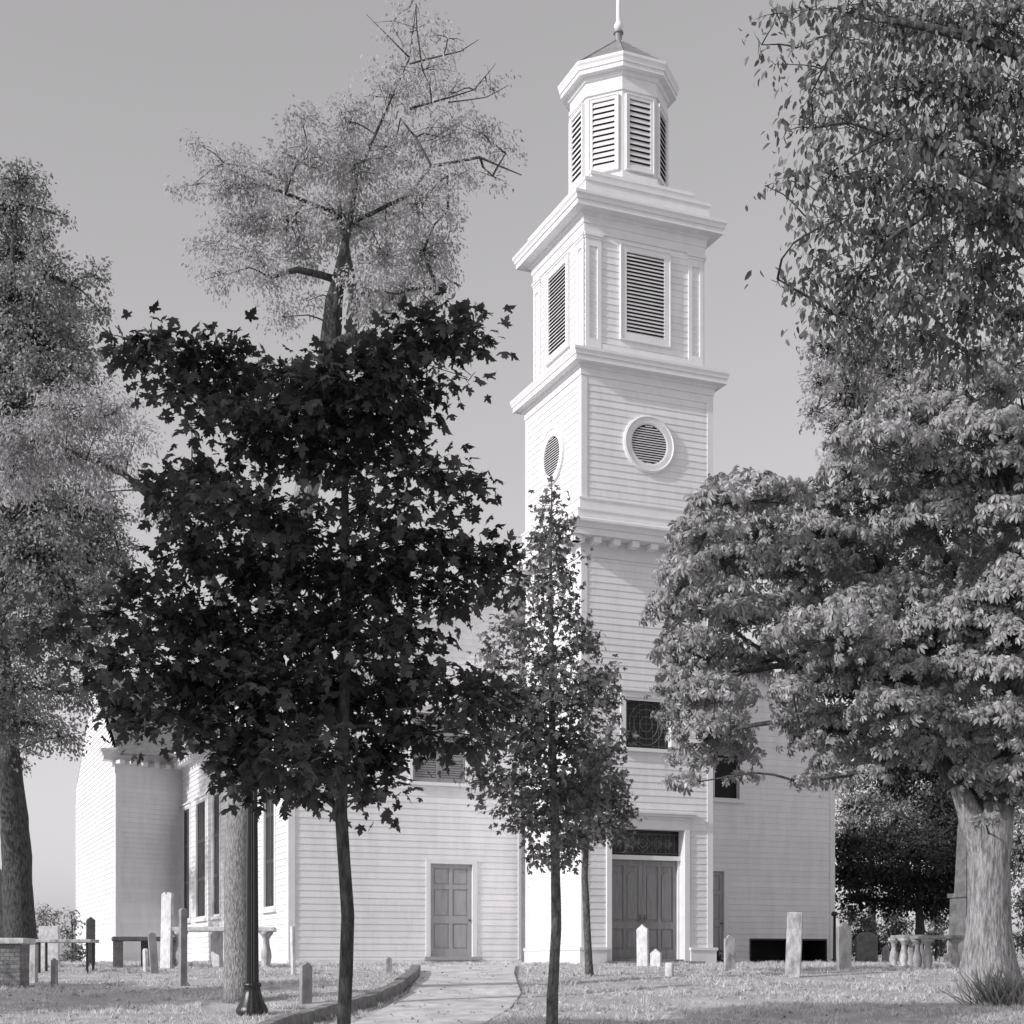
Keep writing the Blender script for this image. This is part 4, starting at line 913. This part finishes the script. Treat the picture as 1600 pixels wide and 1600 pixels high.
# F. horse chestnut on the right
DF = 27.5; b = gpt(1545, D=DF)
tree('chestnut_tree', 'broad sunlit horse chestnut with pale forked trunk on the right', DF, b,
     [(1552, 1560, .50), (1549, 1500, .44), (1546, 1420, .385), (1544, 1340, .37), (1548, 1290, .36), (1570, 1200, .26), (1590, 1050, .21), (1600, 850, .15), (1590, 700, .08)],
     [(1165, 760, 44, 22, .7), (1120, 790, 44, 28, .8), (1200, 780, 50, 34), (1160, 820, 60, 40), (1100, 840, 40, 34, .8), (1230, 830, 60, 44), (1130, 880, 60, 40), (1075, 905, 40, 36, .8), (1190, 900, 60, 40), (1050, 960, 32, 36, .8), (1110, 950, 60, 44), (1170, 970, 50, 40), (1050, 1020, 28, 36, .8), (1100, 1030, 54, 40), (1055, 1080, 28, 34, .8), (1110, 1095, 56, 38), (1150, 1050, 40, 30), (1060, 1125, 28, 26, .8), (1110, 1150, 50, 34), (1080, 1190, 36, 26, .7), (1145, 1185, 34, 32, .8), (1070, 1225, 26, 16, .6), (1160, 1218, 24, 12, .6),
      (1270, 800, 40, 40), (1290, 850, 70, 40), (1250, 890, 60, 44), (1310, 920, 70, 46), (1240, 960, 60, 44), (1300, 1000, 70, 46), (1240, 1030, 56, 40), (1290, 1070, 60, 40), (1240, 1085, 36, 30, .8), (1250, 1130, 34, 28, .7), (1300, 1140, 56, 36), (1340, 1080, 60, 44), (1260, 1170, 28, 20, .6), (1320, 1195, 50, 34), (1250, 1222, 22, 12, .5), (1290, 1225, 26, 16, .6),
      (1330, 740, 44, 26, .8), (1370, 700, 60, 34), (1440, 660, 70, 36), (1510, 610, 70, 36), (1580, 570, 60, 36), (1370, 790, 70, 42), (1450, 740, 70, 42), (1530, 690, 70, 44), (1600, 650, 60, 50), (1380, 870, 70, 44), (1460, 830, 70, 46), (1540, 780, 70, 46), (1610, 750, 50, 60), (1390, 950, 70, 46), (1470, 920, 70, 46), (1550, 880, 70, 46), (1620, 860, 50, 60), (1390, 1030, 60, 44), (1460, 1010, 70, 46), (1540, 980, 70, 46), (1610, 970, 50, 60), (1400, 1110, 60, 40), (1470, 1090, 70, 44), (1550, 1080, 70, 46), (1620, 1080, 50, 60), (1390, 1180, 60, 34), (1450, 1170, 60, 34), (1530, 1160, 60, 40), (1600, 1170, 50, 50), (1560, 1215, 50, 30), (1600, 1240, 40, 36), (1560, 1255, 34, 24, .8), (1540, 1285, 20, 14, .6), (1650, 800, 60, 90), (1680, 1000, 70, 100), (1350, 1215, 30, 16, .6), (1590, 1010, 50, 40, 1, -2.2), (1560, 940, 50, 36, 1, -2.2), (1600, 900, 40, 40, 1, -2.2), (1570, 1060, 50, 34, 1, -2.2), (1610, 1130, 40, 40, 1, -2.0), (1590, 820, 50, 40, 1, -2.0), (1560, 740, 50, 36, 1, -1.8), (1600, 690, 40, 36, 1, -1.8), (1550, 1130, 50, 34, 1, -2), (1510, 1050, 50, 34, 1, -1.8), (1440, 1120, 50, 34, 1, -1.6), (1480, 980, 50, 36, 1, -1.8), (1400, 1060, 50, 34, 1, -1.6), (1320, 1040, 44, 30, 1, -1.4), (1350, 960, 44, 34, 1, -1.4)],
     tmpl_chestnut(), .122, M_LF_CHEST, M_BARK_C, bark2=M_BARK_D, split=1270, stub=[(1546, 1390, .24), (1537, 1335, .27), (1520, 1285, .25), (1506, 1252, .20), (1494, 1228, .14)], cover=8.8, leaf_px_area=155, droop=1.0, upn=.45, outn=1.05, zspread=2.6, grow=1.32, shell=True, flat=.82, limb_r=.02, twig_r=.006, seed=10, flare=1.35, sides=22, twig_lv=26,  # limbs take the darker bark: shade inside the crown painted into their colour
     limbs=[[(1546, 1310, .30, 0), (1520, 1255, .22, .1), (1500, 1225, .17, .3), (1450, 1130, .14, .6), (1360, 1030, .11, .6), (1270, 1010, .085, .3), (1228, 1040, .065, 0), (1160, 1055, .04, -.4)],
            [(1450, 1130, .1, .6), (1420, 950, .09, .9), (1380, 800, .06, 1)], [(1360, 1030, .07, .6), (1270, 900, .06, .6), (1200, 830, .035, .4)], [(1590, 1050, .12, .6), (1500, 850, .08, .9), (1440, 720, .05, .9)], [(1228, 1040, .05, 0), (1170, 1000, .035, .1), (1110, 960, .02, 0)]])
# G. nearer tree whose branches hang in at the upper right
DG = 13.5; b = gpt(1830, D=DG)
tree('overhanging_tree', 'dark hanging boughs of a nearer tree reaching in at the upper right', DG, b,
     [(1830, 1760, .30), (1828, 1500, .26), (1815, 1000, .24), (1800, 600, .2), (1790, 300, .16), (1780, 0, .1)],
     [(1215, 20, 34, 20, .45), (1262, 15, 34, 22, .5), (1190, 70, 16, 26, .4), (1212, 100, 22, 16, .45), (1245, 75, 14, 22, .25), (1325, 15, 60, 26, .8), (1310, 55, 44, 26, .5), (1390, 40, 70, 44, .9), (1480, 40, 80, 54), (1570, 40, 70, 60),
      (1290, 110, 40, 26, .6), (1265, 150, 30, 30, .6), (1345, 120, 56, 36, .8), (1420, 130, 70, 44, .9), (1510, 140, 80, 54), (1590, 150, 60, 60), (1230, 205, 18, 16, .35), (1270, 200, 30, 30, .6), (1320, 190, 50, 34, .7), (1390, 210, 60, 40, .75), (1470, 220, 70, 46), (1560, 240, 70, 54),
      (1245, 275, 32, 26, .7), (1195, 290, 18, 10, .35), (1300, 270, 46, 36, .8), (1370, 280, 60, 40), (1450, 300, 70, 46), (1540, 330, 70, 54), (1600, 320, 40, 60), (1260, 340, 24, 22, .6), (1310, 345, 44, 36, .8), (1380, 365, 60, 40), (1460, 390, 70, 46), (1550, 420, 70, 50), (1240, 380, 14, 14, .5), (1285, 410, 36, 34, .8), (1215, 436, 20, 10, .5), (1345, 430, 56, 36), (1430, 460, 60, 40), (1510, 490, 70, 44), (1590, 500, 50, 44), (1265, 455, 22, 22, .7), (1300, 490, 40, 36), (1370, 510, 56, 36), (1440, 530, 56, 34), (1320, 560, 30, 34, .6), (1350, 610, 20, 26, .4), (1500, 550, 56, 30, .8)],
     tmpl_leaf(.46, .2, .25), .085, M_LF_HANG, M_BARK_D, grow=1.2, scatter=.6, cluster=9, cover=2.9, droop=1.3, upn=.1, outn=.4, zspread=1.1, limb_r=.006, twig_r=.0028, seed=12, hang=True,
     limbs=[[(1795, 500, .12, 0), (1650, 330, .08, 0), (1500, 250, .05, .1), (1450, 205, .035, .1), (1390, 215, .02, 0)], [(1795, 650, .1, 0), (1650, 450, .07, -.2), (1480, 320, .04, -.2), (1420, 365, .02, -.2)], [(1780, 250, .1, 0), (1600, 60, .06, .2), (1450, 20, .035, .2), (1330, 0, .02, .2)]])
# H. pale trees behind
def bgtree(label, D, px, pyb, r, clumps, lm_, leaf, bark, cover=1.6, seed=20, name='background_tree', zs=2.0, top=None, simple=True):
    b = gpt(px, D=D); yb_ = YH + (EYE - b.z) * F / D
    tp_ = top if top else min(c[1] for c in clumps) + 40
    return tree(name, label, D, b, [(px, yb_ + 8, r), (px + 2, (yb_ * 2 + tp_) / 3, r * .8), (px, (yb_ + tp_ * 2) / 3, r * .5), (px + 3, tp_, r * .2)], clumps,
                tmpl_leaf(.6), leaf, lm_, bark, scatter=.8, cluster=14, grow=1.2, cover=cover * 2.2, droop=.5, zspread=zs, limb_r=.03, twig_r=.012, seed=seed, group='trees behind the church', flare=1.2)
bgtree('pale hazy tree whose top shows between the tower and the hanging boughs', 52, 1540, 1500, .35,
       [(1290, 545, 30, 26, .8), (1340, 560, 40, 34), (1400, 580, 50, 40), (1285, 600, 30, 24, .8), (1330, 620, 40, 34), (1275, 645, 24, 16, .8), (1310, 670, 30, 20, .8), (1370, 660, 50, 40), (1300, 690, 16, 10, .5), (1430, 640, 50, 50), (1330, 720, 40, 30), (1400, 740, 60, 50)], M_LF_FINE, .15, M_BARK_D, seed=21)
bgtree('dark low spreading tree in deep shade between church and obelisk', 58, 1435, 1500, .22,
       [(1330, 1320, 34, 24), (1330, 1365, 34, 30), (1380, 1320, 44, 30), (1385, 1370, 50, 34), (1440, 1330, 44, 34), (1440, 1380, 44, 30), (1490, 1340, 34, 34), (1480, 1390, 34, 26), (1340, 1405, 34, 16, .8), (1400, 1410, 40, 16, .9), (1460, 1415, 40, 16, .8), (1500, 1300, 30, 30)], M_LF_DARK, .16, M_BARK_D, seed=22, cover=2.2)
bgtree('lighter leafy tree showing above the dark spreading tree', 72, 1360, 1500, .25,
       [(1325, 1225, 26, 20, .9), (1340, 1265, 40, 26), (1390, 1245, 44, 30), (1400, 1285, 44, 26), (1440, 1255, 40, 34), (1480, 1230, 40, 40), (1330, 1295, 30, 18), (1450, 1300, 40, 20)], M_LF_PALE, .17, M_BARK_D, seed=23)
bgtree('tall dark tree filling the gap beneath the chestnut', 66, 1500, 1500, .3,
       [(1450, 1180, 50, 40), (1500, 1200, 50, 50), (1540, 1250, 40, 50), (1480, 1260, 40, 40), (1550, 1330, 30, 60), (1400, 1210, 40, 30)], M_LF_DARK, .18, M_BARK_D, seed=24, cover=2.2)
bgtree('leafy tree at the right edge beyond the chestnut trunk', 60, 1625, 1500, .3,
       [(1600, 1330, 24, 50), (1610, 1420, 26, 40), (1620, 1250, 30, 50), (1600, 1470, 20, 24, .8)], M_LF_MID, .16, M_BARK_D, seed=25)
def shrub(label, D, px, clumps, lm_, leaf, seed, cover=1.6, name='shrub', group='shrubs at the edge of the churchyard', dr=.3):
    b = gpt(px, D=D); yb_ = YH + (EYE - b.z) * F / D; tp_ = min(c[1] for c in clumps)
    return tree(name, label, D, b, [(px, yb_ + 3, .05), (px + 1, (yb_ + tp_) / 2, .035), (px, tp_ + 6, .012)], clumps, tmpl_leaf(.55), leaf, lm_, M_BARK_D, cat='shrub',
                cover=cover * 1.6, droop=dr, zspread=.6, limb_r=.012, twig_r=.006, seed=seed, group=group, flare=1.1)
shrub('thin grey bush behind the white tablet by the left trunk', 50, 72, [(68, 1425, 14, 12, .6), (82, 1435, 14, 14, .7), (62, 1445, 12, 14, .7), (78, 1460, 16, 14, .8), (66, 1480, 16, 18)], M_LF_MID, .14, 31)
shrub('wispy bush left of the tall dark headstone', 48, 112, [(108, 1425, 10, 12, .5), (118, 1440, 12, 14, .6), (104, 1455, 12, 14, .7), (115, 1475, 14, 14, .8), (108, 1495, 16, 14), (124, 1490, 12, 16)], M_LF_MID, .13, 32)
shrub('sunlit pale shrub behind the rounded grey headstone', 60, 1345, [(1325, 1430, 20, 14), (1345, 1440, 24, 16), (1335, 1465, 24, 20), (1360, 1455, 20, 18), (1350, 1485, 26, 18)], M_LF_PALE, .15, 33)
shrub('sunlit pale shrub left of the dark tree trunk', 64, 1400, [(1395, 1432, 22, 14), (1410, 1448, 24, 16), (1390, 1460, 20, 18), (1405, 1480, 26, 20)], M_LF_PALE, .15, 34)
shrub('sunlit pale shrub between dark tree trunk and obelisk', 64, 1462, [(1455, 1430, 16, 16), (1468, 1440, 18, 18), (1460, 1462, 20, 18), (1472, 1480, 22, 18)], M_LF_PALE, .15, 35)
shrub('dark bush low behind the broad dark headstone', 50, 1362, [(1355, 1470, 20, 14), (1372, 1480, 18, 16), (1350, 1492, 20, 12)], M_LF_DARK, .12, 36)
shrub('small leafy plant at the right foot of the tower', 42.5, 1122, [(1120, 1490, 5, 8), (1126, 1498, 6, 6)], M_LF_DARK, .08, 37, group=None)
# spiky clump at the chestnut's foot
D = 25.2; p = gpt(1575, D=D); rng = np.random.default_rng(40)
n = 420; base_ = np.stack([rng.normal(0, .26, n), rng.normal(0, .2, n), np.full(n, -.03)], 1); dd = np.stack([rng.normal(0, .45, n), rng.normal(0, .45, n), np.full(n, 1.0)], 1); dd[:, :2] += base_[:, :2] * 1.2
sv = np.array([(0, .02, 0), (0, -.02, 0), (.5, -.016, -.03), (.5, .016, -.03), (1, 0, -.22)], float)
sp = empty('spiky_plant', p, 0, 'spiky tuft of long blades at the foot of the chestnut', 'plant')
build_leaves('blade', (sv, [(0, 1, 2, 3), (3, 2, 4)]), base_, dd, rng.normal(size=(n, 3)), rng.uniform(.4, .85, n), M_LF_MID, sp)

# trees of the churchyard just outside the left of the frame: they shade the dark maple and the near lawn
def yardtree(label, x, y, r, zc, rx, rz, seed, n=26, leaf=.2, cover=1.0):
    b = Vector((x, y, gzf(x, y))); random.seed(seed); D = 20.0
    def inv(q): return (800 + q[0] * F / D, YH - (q[2] - EYE) * F / D)
    cl = []
    for i in range(n):
        a = random.uniform(0, 6.28); t = random.uniform(-1, 1); rr_ = math.sqrt(max(0, 1 - t * t)) * random.uniform(.3, .95)
        cl.append((math.cos(a) * rr_ * rx, math.sin(a) * rr_ * rx, zc + t * rz))
    return b, cl
def plain_tree(label, x, y, r, zc, rx, rz, seed, n=34, leaf=.17, per=230, lm_=M_LF_MID):
    global rng; rng = np.random.default_rng(seed); b, cl = yardtree(label, x, y, r, zc, rx, rz, seed, n)
    root = empty('shade_tree', b, 0, label, 'tree'); m = MB()
    m.tube([(0, 0, -.2), (.05, 0, 1), (0, .05, zc * .6), (.05, 0, zc + rz * .6)], [r * 1.4, r, r * .8, r * .2], 12)
    P_, Dn, Nn, Sn = [], [], [], []
    for c in cl:
        m.tube([(0, 0, max(1.5, c[2] - 2 - .3 * abs(c[0]))), (c[0] * .5, c[1] * .5, c[2] - .5), c], [.09, .06, .025], 6)
        rad = rx * .32; q = rdir(per) * (rng.random(per)[:, None] ** .4) * rad + np.array(c)
        P_.append(q); dd = rng.normal(size=(per, 3)); dd[:, 2] -= .5; Dn.append(dd); nn = rng.normal(size=(per, 3)) * .6; nn[:, 2] += .7; Nn.append(nn); Sn.append(leaf * rng.uniform(.7, 1.2, per))
    m.build('trunk', M_BARK_D, root, smooth=True)
    build_leaves('crown', tmpl_leaf(.6), np.concatenate(P_), np.concatenate(Dn), np.concatenate(Nn), np.concatenate(Sn), lm_, root)
plain_tree('large dense tree left of the photographer, shading the near maple', -10.0, 8.0, .35, 8.6, 3.4, 4.0, 51, n=46, per=260)

plain_tree('tall yard tree far left of the photographer, shading the near right lawn', -13.5, 11.4, .35, 9.4, 2.2, 2.4, 52, n=34, per=420)
plain_tree('sparse yard tree outside the picture on the left, dappling the side wall', -19.2, 39.6, .3, 8.6, 3.2, 3.2, 54, n=30, per=150)
plain_tree('smaller yard tree left of the lamp post, outside the picture', -17.5, 20.0, .25, 6.2, 2.3, 1.9, 53, n=30, per=380)

# ------------------------------------------------------------------ grass and fallen leaves
rng = np.random.default_rng(60)
N = 260000
Dg = 19 + (rng.random(N) ** 1.35) * 31; Xg = (rng.random(N) * 2 - 1) * (.36 * Dg + .5)
def inside(px_, py_, poly):
    ins = np.zeros(len(px_), bool); n = len(poly)
    for i in range(n):
        (x0, y0), (x1, y1) = poly[i], poly[(i + 1) % n]
        c = ((y0 > py_) != (y1 > py_)) & (px_ < (x1 - x0) * (py_ - y0) / (y1 - y0 + 1e-12) + x0); ins ^= c
    return ins
pp = [(q.x, q.y) for q in PL + PL2] + [(q.x, q.y) for q in (PR + PR2)[::-1]]
bad = inside(Xg, Dg, pp)
lu = (Xg - C0.x) * U.x + (Dg - C0.y) * U.y; lv = (Xg - C0.x) * V.x + (Dg - C0.y) * V.y
bad |= (lu > -.15) & (lu < A_ + .15) & (lv > -.15) & (lv < 5); bad |= (lu > NU0 - .1) & (lv > NV - .1); bad |= (lu > TU - .1) & (lv > TV - .1)
bad |= (lu > DO0 - .45) & (lu < DO1 + .45) & (lv > -.5) & (lv < 0)
kp = np.array([(q.x, q.y) for q in Kp])
for q in kp: bad |= (np.hypot(Xg - q[0], Dg - q[1]) < .11)
patch = np.sin(Xg * 1.7 + np.sin(Dg * .9) * 2) + np.sin(Dg * 2.3 + Xg * .6); keep = (~bad) & (rng.random(N) < .62 + .19 * patch)
Xg, Dg, patch = Xg[keep], Dg[keep], patch[keep]; n = len(Xg); Pg = np.stack([Xg, Dg, gz(Xg, Dg) - .004], 1)
n1 = n; flat = rng.random(n) < .45
dd = np.stack([rng.normal(0, .9, n), rng.normal(0, .9, n), np.where(flat, .5, 1.1)], 1)
nn = rng.normal(size=(n, 3)) * .6; nn[:, 2] += np.where(flat, 1.0, .1)
sz = rng.uniform(.025, .06, n) * np.where(flat, 1, 1.25) * (1 + .3 * np.clip(patch, -1, 1.5))
# denser upright tufts and weeds
nt2 = 2600; k = rng.integers(0, n, nt2); ti = np.repeat(k, 34); jr = rng.normal(0, .045, (len(ti), 2)) * rng.uniform(.6, 1.6, nt2).repeat(34)[:, None]
P2 = np.stack([Xg[ti] + jr[:, 0], Dg[ti] + jr[:, 1], np.zeros(len(ti))], 1); P2[:, 2] = gz(P2[:, 0], P2[:, 1]) - .004
ok = ~inside(P2[:, 0], P2[:, 1], pp)
for q in kp: ok &= np.hypot(P2[:, 0] - q[0], P2[:, 1] - q[1]) > .11
P2 = P2[ok]; m2 = len(P2)
d2 = np.stack([rng.normal(0, .5, m2), rng.normal(0, .5, m2), np.ones(m2)], 1); s2 = (rng.uniform(.05, .12, nt2).repeat(34))[ok] * rng.uniform(.6, 1.1, m2)
gv = np.array([(0, .11, 0), (0, -.11, 0), (1, 0, -.25)], float)
gr = build_leaves('grass', (gv, [(0, 1, 2)]), np.concatenate([Pg, P2]), np.concatenate([dd, d2]), np.concatenate([nn, rng.normal(size=(m2, 3))]), np.concatenate([sz, s2]), M_GRASS, None)
tag(gr, 'short dry grass of the churchyard lawn', 'grass', kind='stuff')
N = 1300; Dg = 20 + rng.random(N) * 18; Xg = (rng.random(N) * 2 - 1) * (.36 * Dg)
lv2 = (Xg - C0.x) * V.x + (Dg - C0.y) * V.y; k = lv2 < -.2; Xg, Dg = Xg[k], Dg[k]; n = len(Xg)
zg = gz(Xg, Dg) + np.where(inside(Xg, Dg, pp), .065, .035)
lf = build_leaves('fallen_leaves', tmpl_leaf(.7, .5, .5), np.stack([Xg, Dg, zg], 1), np.stack([rng.normal(size=n), rng.normal(size=n), rng.normal(0, .15, n)], 1), np.stack([rng.normal(0, .4, n), rng.normal(0, .4, n), np.ones(n)], 1), rng.uniform(.035, .08, n), M_FALLEN, None)
tag(lf, 'scattered fallen leaves on lawn and path', 'leaves', kind='stuff')
